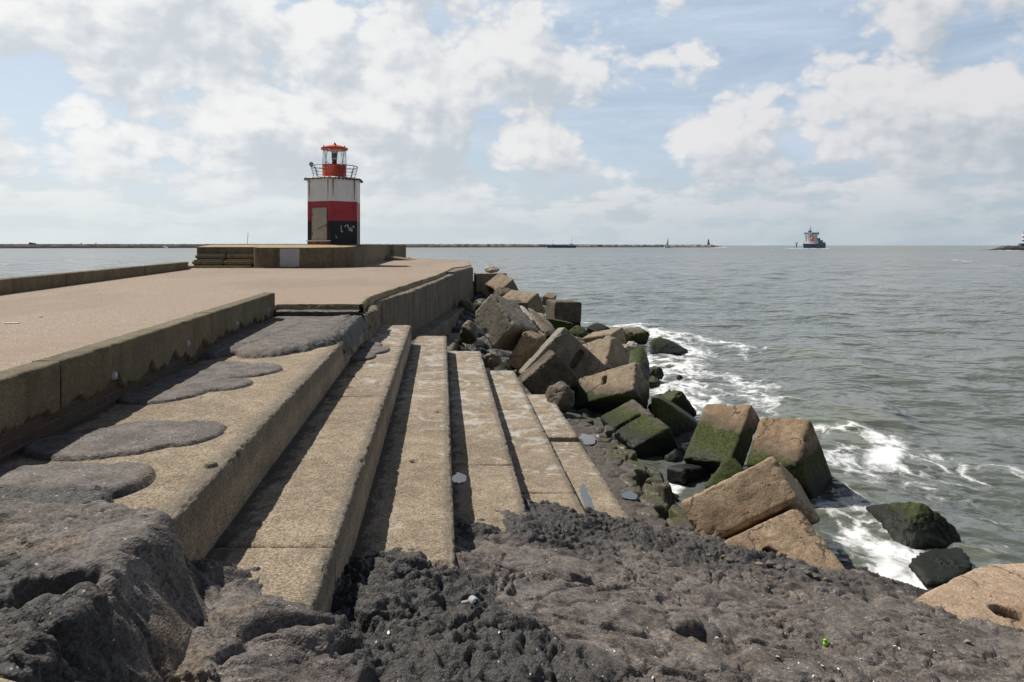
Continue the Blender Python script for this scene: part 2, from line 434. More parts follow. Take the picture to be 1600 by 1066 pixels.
def slab(name, inner, outer, h, y0, y1, drop, mat, parent, wet_shade_w=.3, holes=(), seed=0, dy=.025, r=.028, tilt=0.0):
    """one cast concrete length: flat top from inner(y) to outer(y), worn arris, face going down"""
    ys = np.arange(y0 + .004, y1 - .004, dy); ys = np.r_[y0 + .004, y0 + .012, ys[1:-1] + .008, y1 - .012, y1 - .004]
    nt = 34; na = 7; nf = 14
    rows = []; arr = []; wet = []
    Y = ys[:, None]
    xi = inner(ys)[:, None]; xo = outer(ys)[:, None]
    t = np.linspace(0, 1, nt)[None] ** 1.0
    Xt = xi + (xo - r - xi) * t; Zt = np.zeros_like(Xt)
    an = np.linspace(0, math.pi / 2, na + 1)[None, 1:]
    Xa = (xo - r) + r * np.sin(an); Za = np.zeros_like(xo) - r + r * np.cos(an)
    fz = np.linspace(0, 1, nf + 1)[None, 1:]
    Xf = xo + 0 * fz; Zf = np.zeros_like(xo) - r - (drop - r) * fz
    X = np.c_[Xt, Xa, Xf]; Z = np.c_[Zt, Za, Zf]; YY = Y + 0 * X
    n0 = X.shape[1]
    p = np.c_[X.ravel(), YY.ravel(), Z.ravel()]
    big = fbm(p, 1.1, 3, 31 + seed).reshape(X.shape) * .007
    fine = fbm(p, 14, 3, 51 + seed).reshape(X.shape) * .003
    ar = np.zeros(n0); ar[nt - 2:nt + na + 2] = 1; ar[nt - 3] = .5; ar[nt + na + 2] = .5
    chip = sstep(fbm(p, 13, 4, 77 + seed, .62).reshape(X.shape), .06, .5)
    chip2 = sstep(fbm(p, 1.9, 3, 87 + seed, .6).reshape(X.shape), .18, .5)
    ina = np.exp(-((np.arange(n0) - (nt + na / 2 - .5)) / 4.0) ** 2)[None]
    push = ina * (chip * .018 + chip2 * .022 * (.4 + .6 * chip))
    flat = (np.arange(n0) < nt)[None]
    Z = Z + np.where(flat, big + fine, 0) - push * .9
    X = X - np.where(flat, 0, big * .5 + fine) - push * .55
    # slightly opened ends (the joints)
    end = np.minimum(ys - y0, y1 - ys)[:, None]
    Z = Z - np.clip(.022 - end, 0, 1) * .55 * (1 + 1.2 * chip)
    for hx, hy, hr in holes:
        d = np.hypot(X - hx, (YY - hy) * .9)
        Z = Z - sstep(hr - d, -.004, .018) * .07
    V = np.c_[X.ravel(), YY.ravel(), (HC - h + Z).ravel()]
    # end caps: repeat first and last row lower
    V = V.reshape(len(ys), n0, 3)
    a = V[:1].copy(); a[..., 2] -= .3; c = V[-1:].copy(); c[..., 2] -= .3
    V = np.concatenate([a, V, c]).reshape(-1, 3)
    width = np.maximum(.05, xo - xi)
    w = np.exp(-np.clip(X - xi, 0, 9) / wet_shade_w) * flat
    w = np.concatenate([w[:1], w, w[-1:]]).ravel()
    A = np.tile(ar, len(ys) + 2) * .9
    return mesh_np(name, V, gridfaces(len(ys) + 2, n0), mat, parent, True, {'arris': A, 'wet': w * 1.0})

# upper terrace
o = slab('upper_terrace', lambda y: WALLX(y) - .05, E1, 1.30, 1.35, 12.0, .62, M['terrace'], None, wet_shade_w=.16, seed=1)
tag(o, 'wide tan concrete terrace directly below the long brick based wall, patched with asphalt', 'terrace')

steps = [
    # inner, outer, h, joints, far end, label
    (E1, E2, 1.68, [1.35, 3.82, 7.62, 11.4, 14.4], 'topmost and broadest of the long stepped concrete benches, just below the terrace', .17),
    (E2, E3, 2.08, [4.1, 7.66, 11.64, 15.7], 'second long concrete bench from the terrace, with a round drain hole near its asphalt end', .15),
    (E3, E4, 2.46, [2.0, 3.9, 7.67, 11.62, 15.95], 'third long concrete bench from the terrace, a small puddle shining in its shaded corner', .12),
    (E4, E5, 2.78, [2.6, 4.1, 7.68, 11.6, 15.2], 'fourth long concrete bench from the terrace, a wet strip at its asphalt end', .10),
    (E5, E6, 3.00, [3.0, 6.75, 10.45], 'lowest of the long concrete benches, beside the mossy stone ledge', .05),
]
hole3 = P(690, 882, 2.08)
for i, (a, b, h, js, lab, ww) in enumerate(steps):
    e = tag(empty('concrete_step', (float(b(js[0])), js[0], HC - h)), lab, 'step', 'long concrete steps descending to the sea')
    bpy.context.view_layer.update()
    inner = (lambda y, a=a: a(y) - .03)
    hl = []
    if i == 1: hl = [(hole3[0], hole3[1], .055), (*P(647, 721, 2.08)[:2], .04), (*P(686, 644, 2.08)[:2], .035)]
    if i == 0: hl = [(*P(549, 588, 1.68)[:2], .06), (*P(583, 567, 1.68)[:2], .045), (*P(545, 605, 1.68)[:2], .05)]
    for k, (y0, y1) in enumerate(zip(js, js[1:])):
        s = slab('slab', inner, b, h, y0, y1, .52, M['step'], None, wet_shade_w=ww + .05, holes=hl, seed=10 * i + k)
        s.parent = e; s.matrix_parent_inverse = e.matrix_world.inverted()
    if i == 4:   # the upper length sits a little higher and has slipped
        b2 = ln(P(903.6, 680, 2.94), P(864.6, 623, 2.94))
        s = slab('slab', inner, lambda y: b2(y), 2.94, 10.47, 13.5, .5, M['step'], None, wet_shade_w=ww, seed=99)
        s.parent = e; s.matrix_parent_inverse = e.matrix_world.inverted()
        s['label'] = 'slipped far length of the bench, its broken corner standing a little higher'

# lower footing running on below the sea wall, beyond the benches
RW = np.array([[-2.68, 12.1], [-2.90, 13.4], [-2.80, 14.6], [-2.55, 17.05], [-2.42, 22.], [-2.36, 28.0], [-1.95, 34.4]])
def rwx(y): return np.interp(y, RW[:, 1], RW[:, 0])
def footing(name, y0, y1, wd0, wd1, h0, h1, label, mat, off0=0., off1=0.):
    ys = np.arange(y0, y1, .06)
    t = (ys - y0) / (y1 - y0)
    xa = rwx(ys) + off0 - .1; xb = rwx(ys) + off1 + wd0 + (wd1 - wd0) * t
    h = h0 + (h1 - h0) * t
    n = 18
    u = np.linspace(0, 1, n)[None]
    X = xa[:, None] + (xb - xa)[:, None] * np.minimum(u * 1.6, 1); Z = HC - h[:, None] - np.maximum(0, u * 1.6 - 1) * 1.6
    Y = ys[:, None] + 0 * X
    p = np.c_[X.ravel(), Y.ravel(), Z.ravel()]
    d = fbm(p, 3, 4, 5).reshape(X.shape) * .035
    V = np.c_[(X + d * .5).ravel(), Y.ravel(), (Z + d).ravel()]
    o = mesh_np(name, V, gridfaces(*X.shape), mat, None, True)
    return tag(o, label, 'footing')
footing('wall_footing', 14.2, 31, .52, .42, 2.12, 2.62, 'dark worn footing ledge running along the foot of the sea wall', M['seawall'])
footing('lower_footing', 15.7, 21.5, 1.12, .85, 2.55, 2.75, 'lower dark footing ledge between the benches and the big tilted block', M['seawall'])

# walkway (pier top): one sheet
zp = HC - 1.05
walk = [(-.5, -4), (float(WALLX(-4)), -4)][1:] + [(float(WALLX(11.62)) - .12, 11.62), (float(WALLX(11.62)) - .12, 12.1), (-2.72, 12.1), (-2.92, 13.3), (-2.98, 14.4), (-2.84, 19), (-2.70, 24.6), (-2.83, 32.4), (-2.42, 34.0), (-2.30, 36.4), (-3.0, 46.0), (-8.1, 55), (-9.5, 64), (-24, 64), (-19, 40), (-14.25, 30.4), (-10.95, 14.5), (-7.2, -4)]
bm = bmesh.new(); prism(bm, walk, 0.3, zp)
o = bm_obj('path', bm, M['path']); tag(o, kind='structure')

# crumbling edge strips of the walkway
def strip(name, pts, w, h0, h1, mat, label, cat, seed=0, side=1, amp=.02):
    """ledge of width w along a polyline; top at depth h0 below the eye, bottom at h1"""
    pts = np.array(pts, float)
    seg = np.r_[0, np.cumsum(np.hypot(*np.diff(pts, axis=0).T))]
    s = np.arange(0, seg[-1], .05)
    x = np.interp(s, seg, pts[:, 0]); y = np.interp(s, seg, pts[:, 1])
    tx = np.gradient(x); ty = np.gradient(y); l = np.hypot(tx, ty); nx = ty / l * side; ny = -tx / l * side
    prof = [(-.06, 0), (0.0, 0), (w * .33, .004), (w * .66, 0), (w - .02, -.003), (w - .004, -.014), (w, -.04)] + [(w, -.04 - (h1 - h0 - .04) * k) for k in np.linspace(.12, 1, 8)]
    U = np.array([q[0] for q in prof]); Zp = np.array([q[1] for q in prof])
    X = x[:, None] + nx[:, None] * U; Y = y[:, None] + ny[:, None] * U; Z = (HC - h0) + Zp[None] + 0 * X
    p = np.c_[X.ravel(), Y.ravel(), Z.ravel()]
    d = fbm(p, 4.5, 4, seed, .6).reshape(X.shape); c = sstep(fbm(p, 2.2, 4, seed + 5, .6).reshape(X.shape), .12, .5)
    e = np.exp(-((np.arange(len(U)) - 5) / 1.6) ** 2)[None]
    o1 = -(d * amp + e * c * .07)
    V = np.c_[(X + nx[:, None] * o1).ravel(), (Y + ny[:, None] * o1).ravel(), (Z + d * amp * .6 - e * c * .05).ravel()]
    return tag(mesh_np(name, V, gridfaces(*X.shape), mat, None, True), label, cat)
zk = 1.045
strip('kerb_edge', [(-4.16, 12.1), (-3.4, 12.11), (-2.74, 12.1), (-2.70, 12.12)], .05, zk, 1.16, M['cap_edge'], 'low kerb edge closing the near end of the pink pier head', 'kerb', 3, 1, .008)
strip('kerb_edge', [(-2.70, 12.1), (-2.90, 13.3), (-2.96, 14.4), (-2.82, 19), (-2.68, 24.6), (-2.81, 32.4), (-2.40, 34.0), (-2.28, 36.4)], .07, zk, 1.25, M['cap_edge'], 'low kerb edge along the seaward side of the pink pier head', 'kerb', 4, 1, .012)
strip('kerb_edge', [(-2.28, 36.4), (-3.0, 46.0), (-8.1, 55)], .10, zk, 1.25, M['cap_edge'], 'far low kerb edge rounding the tip of the pink pier head', 'kerb', 6, 1, .012)
strip('stone_sill', [(-4.3, 12.08), (-3.4, 12.06), (-2.62, 12.04)], .26, 1.135, 1.5, M['ledge'], 'mossy crumbling sill between the kerb edge and the asphalt patch', 'sill', 9, 1, .02)
# sea wall
e = tag(empty('sea_wall', (-2.5, 20, .6)), 'tall shaded concrete sea wall with water streaks, right edge of the pier head', 'wall')
bpy.context.view_layer.update()
def child(o, par):
    o.parent = par; o.matrix_parent_inverse = par.matrix_world.inverted()
    for k in ('label', 'category', 'group', 'kind'):
        if k in o and k != 'label': del o[k]
    return o
pts = [tuple(q) for q in RW[:-1]]
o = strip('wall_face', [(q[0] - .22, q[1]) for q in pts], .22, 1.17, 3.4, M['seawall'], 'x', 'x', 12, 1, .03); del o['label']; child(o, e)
bm = bmesh.new(); prism(bm, [(-2.72, 28.0), (-2.36, 27.9), (-1.95, 34.3), (-2.2, 36.4), (-3.1, 46), (-3.6, 46), (-3.0, 34)], -.4, HC - 1.09)
bmesh.ops.bevel(bm, geom=bm.edges[:], offset=.05, segments=2, affect='EDGES')
o = bm_obj('end_pier', bm, M['seawall'], None, False); child(o, e)
strip('corner_block', [(-2.78, 11.85), (-2.78, 12.9), (-2.9, 13.8)], .22, 1.2, 2.0, M['seawall'], 'broken mossy corner of the sea wall above the asphalt patch', 'wall corner', 14, 1, .07)

# long kerb wall on the left of the benches
KW = tag(empty('kerb_wall', (-3.0, 1.2, HC - 1.3)), 'long brown concrete kerb wall on a brick base, between the pink path and the terrace', 'wall')
bpy.context.view_layer.update()
joints = [-4.0, 1.36, 4.737, 8.10, 11.6]
for k, (y0, y1) in enumerate(zip(joints, joints[1:])):
    ys = np.arange(y0 + .006, y1 - .006, .03 if y1 > 0 else .1)
    prof = [(-.20, -.3), (-.20, -.012), (-.19, -.003)] + [(-.19 + .17 * t, 0) for t in np.linspace(.1, 1, 6)] + [(-.008, -.006), (-.002, -.014), (0, -.03)] + [(0, -.03 - .295 * t) for t in np.linspace(.08, 1, 12)] + [(-.06, -.355)]
    U = np.array([q[0] for q in prof]); Zp = np.array([q[1] for q in prof])
    X = WALLX(ys)[:, None] + U[None]; Y = ys[:, None] + 0 * X; Z = HC - .80 + Zp[None] + 0 * X
    if k == 3: Z = Z + 0
    p = np.c_[X.ravel(), Y.ravel(), Z.ravel()]
    d = fbm(p, 6, 4, 40 + k).reshape(X.shape) * .004
    er = fbm(np.c_[Y.ravel() * 2.1, 0 * Y.ravel(), 0 * Y.ravel()], 1.0, 5, 66, .65).reshape(X.shape)
    low = sstep(-Zp, .08, .27)[None]
    Z = Z + d + low * np.clip(er * .16 + .0, -.12, .10)
    ch = np.exp(-((np.arange(len(U)) - 10) / 1.5) ** 2)[None] * sstep(fbm(p, 8, 4, 71, .6).reshape(X.shape), .1, .5)
    X = X + d - ch * .014; Z = Z - ch * .014
    end = np.minimum(ys - y0, y1 - ys)[:, None]
    X = X - np.clip(.02 - end, 0, 1) * .6
    V = np.c_[X.ravel(), Y.ravel(), Z.ravel()].reshape(len(ys), -1, 3)
    a = V[:1].copy(); a[..., 0] -= .12; a[:, 3:, 2] = np.minimum(a[:, 3:, 2], HC - 1.0); c = V[-1:].copy(); c[..., 0] = WALLX(y1) - .2
    V = np.concatenate([V, c]); 
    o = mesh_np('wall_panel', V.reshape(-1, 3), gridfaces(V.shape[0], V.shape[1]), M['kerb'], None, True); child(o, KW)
ys = np.arange(-4, 11.56, .03)
zz = np.linspace(0, 1, 12)[None]
X = WALLX(ys)[:, None] - .035 + 0 * zz; Z = HC - .96 - .40 * zz + 0 * X; Y = ys[:, None] + 0 * X
d = fbm(np.c_[X.ravel(), Y.ravel(), Z.ravel()], 12, 3, 3).reshape(X.shape) * .006
o = mesh_np('brick_base', np.c_[(X + d).ravel(), Y.ravel(), Z.ravel()], gridfaces(*X.shape), M['brick'], None, True); child(o, KW)
for k, (px, py) in enumerate([(177.5, 587), (292.5, 537), (369, 506), (419, 484.5)]):
    bm = bmesh.new()
    y = (-3.03 + .1308 * 4.036) / ((px - CX) / F + .1308)
    c = Vector((float(WALLX(y)), y, HC - (py - HY) * y / F))
    tube(bm, c + Vector((-.03, 0, 0)), c + Vector((.014, 0, 0)), .034, 14)
    tube(bm, c + Vector((.014, 0, 0)), c + Vector((.022, 0, 0)), .026, 14, .018)
    o = bm_obj('pipe_cap', bm, M['panel'], None, True); child(o, KW)

# parapet on the far side of the path
PX = ln(P(0, 461, 1.05), P(295, 421, 1.05))
PW = tag(empty('parapet_wall', (-12, 20, zp)), 'low olive brown parapet wall along the far left edge of the pink path', 'parapet')
bpy.context.view_layer.update()
for k, (y0, y1) in enumerate([(-4, 4.9), (4.9, 11.2), (11.2, 17.62), (17.62, 23.9), (23.9, 29.85)]):
    ys = np.arange(y0 + .008, y1 - .008, .08)
    prof = [(-.32, -.6), (-.32, -.02), (-.3, 0), (-.2, 0), (-.1, 0), (-.02, -.003), (-.004, -.012), (0, -.035)] + [(0, -.035 - .33 * t) for t in np.linspace(.12, 1, 9)]
    U = np.array([q[0] for q in prof]); Zp = np.array([q[1] for q in prof])
    X = PX(ys)[:, None] + U[None]; Y = ys[:, None] + 0 * X; Z = HC - .72 + Zp[None] + 0 * X
    p = np.c_[X.ravel(), Y.ravel(), Z.ravel()]
    d = fbm(p, 3, 4, 140 + k).reshape(X.shape) * .012
    if k == 4:
        brk = sstep(Y, 29.1, 29.8) * np.clip(fbm(p, 3.5, 4, 8).reshape(X.shape) + .15, 0, 1) * .2
        X = X - brk
    V = np.c_[(X - d).ravel(), Y.ravel(), (Z + d * .6).ravel()].reshape(len(ys), -1, 3)
    c = V[-1:].copy(); c[..., 0] = PX(y1) - .3
    c2 = V[:1].copy(); c2[..., 0] = PX(y0) - .3
    V = np.concatenate([c2, V, c])
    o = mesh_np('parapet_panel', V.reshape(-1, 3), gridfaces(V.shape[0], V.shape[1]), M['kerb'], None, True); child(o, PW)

# ------------------------------------------------------------------ plinth with stairs
PL = tag(empty('lighthouse_plinth', (-10, 40, zp)), 'large raised concrete plinth with rounded corners carrying the small lighthouse', 'plinth')
bpy.context.view_layer.update()
def arc(cx, cy, r, a0, a1, n): return [(cx + r * math.cos(rad(a0 + (a1 - a0) * k / n)), cy + r * math.sin(rad(a0 + (a1 - a0) * k / n))) for k in range(n + 1)]
out = arc(-11.62, 32.0, .45, 180, 270, 6) + [(-10.4, 31.52), (-9.2, 31.5)] + arc(-8.75, 33.2, 1.15, 275, 355, 8) + [(-7.75, 36.5), (-8.3, 42.), (-8.75, 47.0), (-8.98, 49.4), (-8.98, 50.2), (-8.70, 50.4), (-8.9, 53.0), (-9.0, 58), (-18.5, 58), (-14.98, 32.46), (-12.07, 32.46)]
def topz(x, y): return HC - .115 + .138 * float(sstep(np.array(y), 31.4, 35.2))
bm = bmesh.new()
prism(bm, out, zp - .3, [topz(*q) for q in out])
# crowned top: extra ring of vertices
top = [f for f in bm.faces if f.normal.z > .4 or all(v.co.z > 3 for v in f.verts)]
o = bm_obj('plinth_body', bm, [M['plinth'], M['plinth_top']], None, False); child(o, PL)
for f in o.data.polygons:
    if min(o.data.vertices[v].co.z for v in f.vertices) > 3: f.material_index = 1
# top paving as a fine sheet a few mm above
nx_, ny_ = 40, 60
def inside(poly, x, y):
    c = np.zeros(x.shape, bool); n = len(poly)
    for i in range(n):
        x1, y1 = poly[i]; x2, y2 = poly[(i + 1) % n]
        if y1 != y2: c ^= ((y1 > y) != (y2 > y)) & (x < (x2 - x1) * (y - y1) / (y2 - y1) + x1)
    return c
gx, gy = np.meshgrid(np.linspace(-18, -7.5, 140), np.linspace(31.56, 57.9, 220))
gz = HC - .111 + .138 * sstep(gy, 31.4, 35.2) + .006 * fbm(np.c_[gx.ravel(), gy.ravel()], 1.2, 3, 2).reshape(gx.shape)
ff = gridfaces(220, 140); cen = np.c_[gx.ravel(), gy.ravel()][ff].mean(1)
ok = inside(out, cen[:, 0], cen[:, 1])
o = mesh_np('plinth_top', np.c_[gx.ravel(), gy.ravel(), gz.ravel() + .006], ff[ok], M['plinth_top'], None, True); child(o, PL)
bm = bmesh.new()
xl, xr = -14.94, -12.09
zs = [HC - .95, HC - .675, HC - .395]
bx(bm, ((xl + xr) / 2 - .1, 31.98, (zp - .2 + zs[0]) / 2), (xr - xl + .2, .92, zs[0] - zp + .2))
bmesh.ops.bevel(bm, geom=bm.edges[:], offset=.05, segments=3, affect='EDGES')
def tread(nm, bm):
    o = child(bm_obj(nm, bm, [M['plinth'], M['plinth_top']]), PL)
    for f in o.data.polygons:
        if f.normal.z > .2: f.material_index = 1  # lighter colour on the rounded nosings paints in their sunlit edge
tread('bottom_tread', bm)
for k in (0, 1):
    y0 = 31.82 + .32 * k
    for (a, c) in ((xl, xl + 1.45), (xl + 1.47, xr)):
        bm = bmesh.new(); bx(bm, ((a + c) / 2, (y0 + 32.5) / 2, (zs[k] + .001 + zs[k + 1]) / 2), (c - a, 32.5 - y0, zs[k + 1] - zs[k] - .002))
        bmesh.ops.bevel(bm, geom=bm.edges[:], offset=.075, segments=3, affect='EDGES')
        tread('stair_tread', bm)
# wedge buttress
bm = bmesh.new()
w0 = P(608, 407.3, 1.05); a = PD(615.5, 399, 49.0); c = P(643, 406.8, 1.05)
v = [bm.verts.new(q) for q in [(-9.0, 47.0, zp), (-9.0, 47.0, a[2]), (c[0], 47.6, zp + .01), (-9.0, 50.3, zp), (-9.0, 50.3, a[2]), (c[0], 50.6, zp + .01)]]
for f in ((0, 1, 2), (3, 5, 4), (0, 2, 5, 3), (1, 4, 5, 2), (0, 3, 4, 1)): bm.faces.new([v[i] for i in f])
child(bm_obj('buttress', bm, M['plinth']), PL)
# grey painted panel
bm = bmesh.new()
y = 31.50; s_ = y / F
x0 = (437.6 - CX) * s_; x1 = (468.3 - CX) * s_; z0 = HC - (417.3 - HY) * s_; z1 = HC - (388.6 - HY) * s_
pp = [(x0, z1)] + [(x0 + .10 - .10 * math.cos(t), z0 + .12 - .12 * math.sin(t)) for t in np.linspace(0, math.pi / 2, 6)] + [(x1 - .10 + .10 * math.sin(t), z0 + .10 - .10 * math.cos(t)) for t in np.linspace(0, math.pi / 2, 6)] + [(x1, z1)]
qq = []
for i, (a, c) in enumerate(zip(pp, pp[1:] + pp[:1])):
    n = max(1, int(math.hypot(c[0] - a[0], c[1] - a[1]) / .05))
    for k in range(n):
        t = k / n; qq.append((a[0] + (c[0] - a[0]) * t + random.uniform(-.012, .012), a[1] + (c[1] - a[1]) * t + random.uniform(-.008, .008)))
f0 = [bm.verts.new((q[0], y - .03, q[1])) for q in qq]; f1 = [bm.verts.new((q[0], y + .05, q[1])) for q in qq]
bm.faces.new(f0); bm.faces.new(f1[::-1])
for k in range(len(qq)): bm.faces.new((f0[k], f1[k], f1[(k + 1) % len(qq)], f0[(k + 1) % len(qq)]))
o = bm_obj('metal_panel', bm, M['panel']); tag(o, 'flat grey painted panel with chipped edges fixed to the plinth front', 'panel')

# ------------------------------------------------------------------ lighthouse
X0, Y0 = -9.49, 36.5; S = Y0 / F
zz_ = lambda py: HC - (py - HY) * S
LH = tag(empty('small_lighthouse', (X0, Y0, zz_(382.5))), 'small six sided lighthouse banded white, red and black with a red lantern on top', 'lighthouse')
bpy.context.view_layer.update()
def lh(name, bm, mat, smooth=False, label=None):
    o = bm_obj(name, bm, mat, None, smooth)
    if label: o['label'] = label
    return child(o, LH)
TH0 = 6.65; RH = 1.447
def hexv(k, r=RH): t = rad(TH0 + 60 * k); return (X0 + r * math.sin(t), Y0 - r * math.cos(t))
def hexprism(z0, z1, r=RH, r2=None):
    bm = bmesh.new()
    lathe(bm, (X0, Y0), [(r, z0), (r if r2 is None else r2, z1)], 6, rad(TH0))
    return bm
zb = zz_(384)
lh('black_band', hexprism(zb, zz_(346.4)), M['black'])
lh('red_band', hexprism(zz_(346.4), zz_(316.6)), M['red'])
lh('white_band', hexprism(zz_(316.6), zz_(283.2)), M['white'])
# flat strips covering the corners, painted with the bands
for k in range(6):
    for nm, z0, z1, mt in (('black_corner', zb, zz_(346.4), 'black'), ('red_corner', zz_(346.4), zz_(316.6), 'red'), ('white_corner', zz_(316.6), zz_(283.4), 'white')):
        bm = bmesh.new()
        c = hexv(k)
        for sg in (-1, 1):
            n = rad(TH0 + 60 * k + 30 * sg); nd = Vector((math.sin(n), -math.cos(n), 0)); o_ = hexv(k + sg); td = Vector((o_[0] - c[0], o_[1] - c[1], 0)).normalized()
            q = Vector((c[0], c[1], 0)) + nd * .006 + td * .073
            b_ = Matrix.Translation((q.x, q.y, (z0 + z1) / 2)) @ Matrix.Rotation(n, 4, 'Z') @ Matrix.Diagonal((.155, .02, z1 - z0 - .004, 1))
            bmesh.ops.create_cube(bm, size=1, matrix=b_)
        lh(nm, bm, M[mt])
def face_pt(k, t, z, off=0.0):
    """point on the face between corners k-1 and k... t along it"""
    a = Vector((*hexv(k), z)); b = Vector((*hexv(k + 1), z)); n = (a + b) / 2 - Vector((X0, Y0, z)); n.normalize()
    return a.lerp(b, t) + n * off
def face_box(bm, k, t0, t1, z0, z1, off, th):
    a = [face_pt(k, t, z, o_) for o_ in (off, off + th) for t, z in ((t0, z0), (t1, z0), (t1, z1), (t0, z1))]
    v = [bm.verts.new(q) for q in a]
    for f in ((0, 3, 2, 1), (4, 5, 6, 7), (0, 1, 5, 4), (1, 2, 6, 5), (2, 3, 7, 6), (3, 0, 4, 7)): bm.faces.new([v[i] for i in f])
def tpx(k, px):
    a = hexv(k); b = hexv(k + 1); pa = CX + F * a[0] / a[1]; pb = CX + F * b[0] / b[1]
    return (px - pa) / (pb - pa)
kd = -1
t0, t1 = tpx(kd, 488.3), tpx(kd, 511.2)
bm = bmesh.new(); face_box(bm, kd, t0, t1, zz_(375.4), zz_(326.8), .002, .035)
door = lh('door', bm, M['door'])
bm = bmesh.new()
face_box(bm, kd, t1, t1 + .03, zz_(375.4), zz_(325.8), .002, .05)
face_box(bm, kd, t0 - .03, t1, zz_(326.8), zz_(325.6), .002, .05)
face_box(bm, kd, t0 - .03, t0, zz_(375.4), zz_(326.8), .002, .045)
o = bm_obj('door_frame', bm, M['pinkred'], None); o.parent = door
bm = bmesh.new()
tube(bm, face_pt(kd, tpx(kd, 495), zz_(360.6), .055), face_pt(kd, tpx(kd, 511), zz_(352), .055), .014)
bx(bm, face_pt(kd, tpx(kd, 511), zz_(353), .055), (.05, .05, .12))
o = bm_obj('door_bar', bm, M['rust'], None); o.parent = door
for py in (337, 366):
    bm = bmesh.new(); p_ = face_pt(kd, t0 + .02, zz_(py), .045); tube(bm, p_ - Vector((0, 0, .05)), p_ + Vector((0, 0, .05)), .016, 8)
    o = bm_obj('hinge', bm, M['iron'], None); o.parent = door
bm = bmesh.new(); face_box(bm, kd, -.02, 1.02, zz_(377.4), zz_(375.9), .002, .12)
lh('door_sill', bm, M['white'])
bm = bmesh.new(); face_box(bm, kd, 0.02, 1.0, zb, zz_(377.8), .002, .08)
lh('sill_base', bm, M['rust'])
# letters and scratches chalked on the black face
kf = 0
def stroke(pts, w=.018):
    bm = bmesh.new()
    P_ = [face_pt(kf, tpx(kf, a[0]), zz_(a[1]), .012) for a in pts]
    for a, b in zip(P_, P_[1:]): tube(bm, a + (a - b).normalized() * w * .6, b, w, 5)
    lh('graffiti_mark', bm, M['chalk'])
stroke([(532.6, 354), (533, 363), (535.5, 362.6)], .022)
stroke([(538.2, 356), (539.5, 353), (543, 352.6), (544.4, 355)])
stroke([(542.5, 353), (545.5, 361.6)]); stroke([(546.3, 357), (547, 361.5)]); stroke([(547.8, 356), (549.3, 362.5), (550.2, 359)])
stroke([(550.2, 354.6), (552.5, 353.6), (553, 356), (551, 357)]); stroke([(523.6, 368.5), (525.5, 370), (524.6, 371.6), (527.3, 372.5)], .012)
# rust runs below the cornice
for k, dt, L_ in ((kd, .07, .86), (kd, .90, .98), (kf, .09, .80), (kf, .90, .95)):
    bm = bmesh.new()
    zt = zz_(283.6); zb_ = zt - L_ * (zz_(283.6) - zz_(316))
    w = .022
    a = [face_pt(kf if k == kf else kd, dt + o_, z, .019) for o_, z in ((-w, zt), (w, zt), (w * .8, (zt * .5 + zb_ * .5)), (w * .25, zb_), (-w * .25, zb_), (-w * .6, (zt * .5 + zb_ * .5)))]
    n_ = face_pt(k, .5, zt, 1) - face_pt(k, .5, zt, 0)
    v0 = [bm.verts.new(q) for q in a]; v1 = [bm.verts.new(q + n_ * .003) for q in a]
    bm.faces.new(v1); bm.faces.new(v0[::-1])
    for i in range(6): bm.faces.new((v0[i], v0[(i + 1) % 6], v1[(i + 1) % 6], v1[i]))
    lh('rust_streak', bm, M['rust'])
# cornice
bm = hexprism(zz_(283.2), zz_(281.0), 1.60, 1.62)
lathe(bm, (X0, Y0), [(1.58, zz_(280.95)), (1.25, zz_(278.9))], 6, rad(TH0))
lh('cornice', bm, M['white'])
bm = bmesh.new()
lo_, hi_ = [], []
for k in range(6):
    a = Vector((*hexv(k, 1.63), 0)); b = Vector((*hexv(k + 1, 1.63), 0)); nn = ((a + b) / 2 - Vector((X0, Y0, 0))).normalized()
    for j in range(34):
        q = a.lerp(b, j / 34) + nn * random.uniform(0, .05)
        lo_.append(bm.verts.new((q.x, q.y, zz_(282.0) - random.uniform(-.01, .075)))); hi_.append(bm.verts.new((q.x - nn.x * .05, q.y - nn.y * .05, zz_(281.2) + random.uniform(-.02, .05))))
ib = [bm.verts.new((X0 + (v.co.x - X0) * .95, Y0 + (v.co.y - Y0) * .95, v.co.z)) for v in lo_]
n = len(lo_)
for k in range(n):
    bm.faces.new((lo_[k], lo_[(k + 1) % n], hi_[(k + 1) % n], hi_[k])); bm.faces.new((ib[k], hi_[k], hi_[(k + 1) % n], ib[(k + 1) % n])); bm.faces.new((lo_[k], ib[k], ib[(k + 1) % n], lo_[(k + 1) % n]))
lh('cornice_crust', bm, M['crust'])
# railing leaning outwards
bm = bmesh.new()
zf, zt = zz_(279.6), zz_(260.8)
def ringpt(a, t): r = 1.03 + (1.21 - 1.03) * t; return (X0 + r * math.sin(a), Y0 - r * math.cos(a), zf + (zt - zf) * t)
gap0, gap1 = rad(28), rad(36)
for t, rr in ((1.0, .022), (.74, .013), (.45, .011)):
    n = 48; seq = [gap1 + (2 * math.pi - (gap1 - gap0)) * k / n for k in range(n + 1)]
    for a, b in zip(seq, seq[1:]): tube(bm, ringpt(a, t), ringpt(b, t), rr, 5)
for k in range(11):
    a = gap1 + (2 * math.pi - (gap1 - gap0)) * k / 10
    tube(bm, ringpt(a, 0), ringpt(a, 1), .018, 5)
lh('gallery_railing', bm, M['iron'])
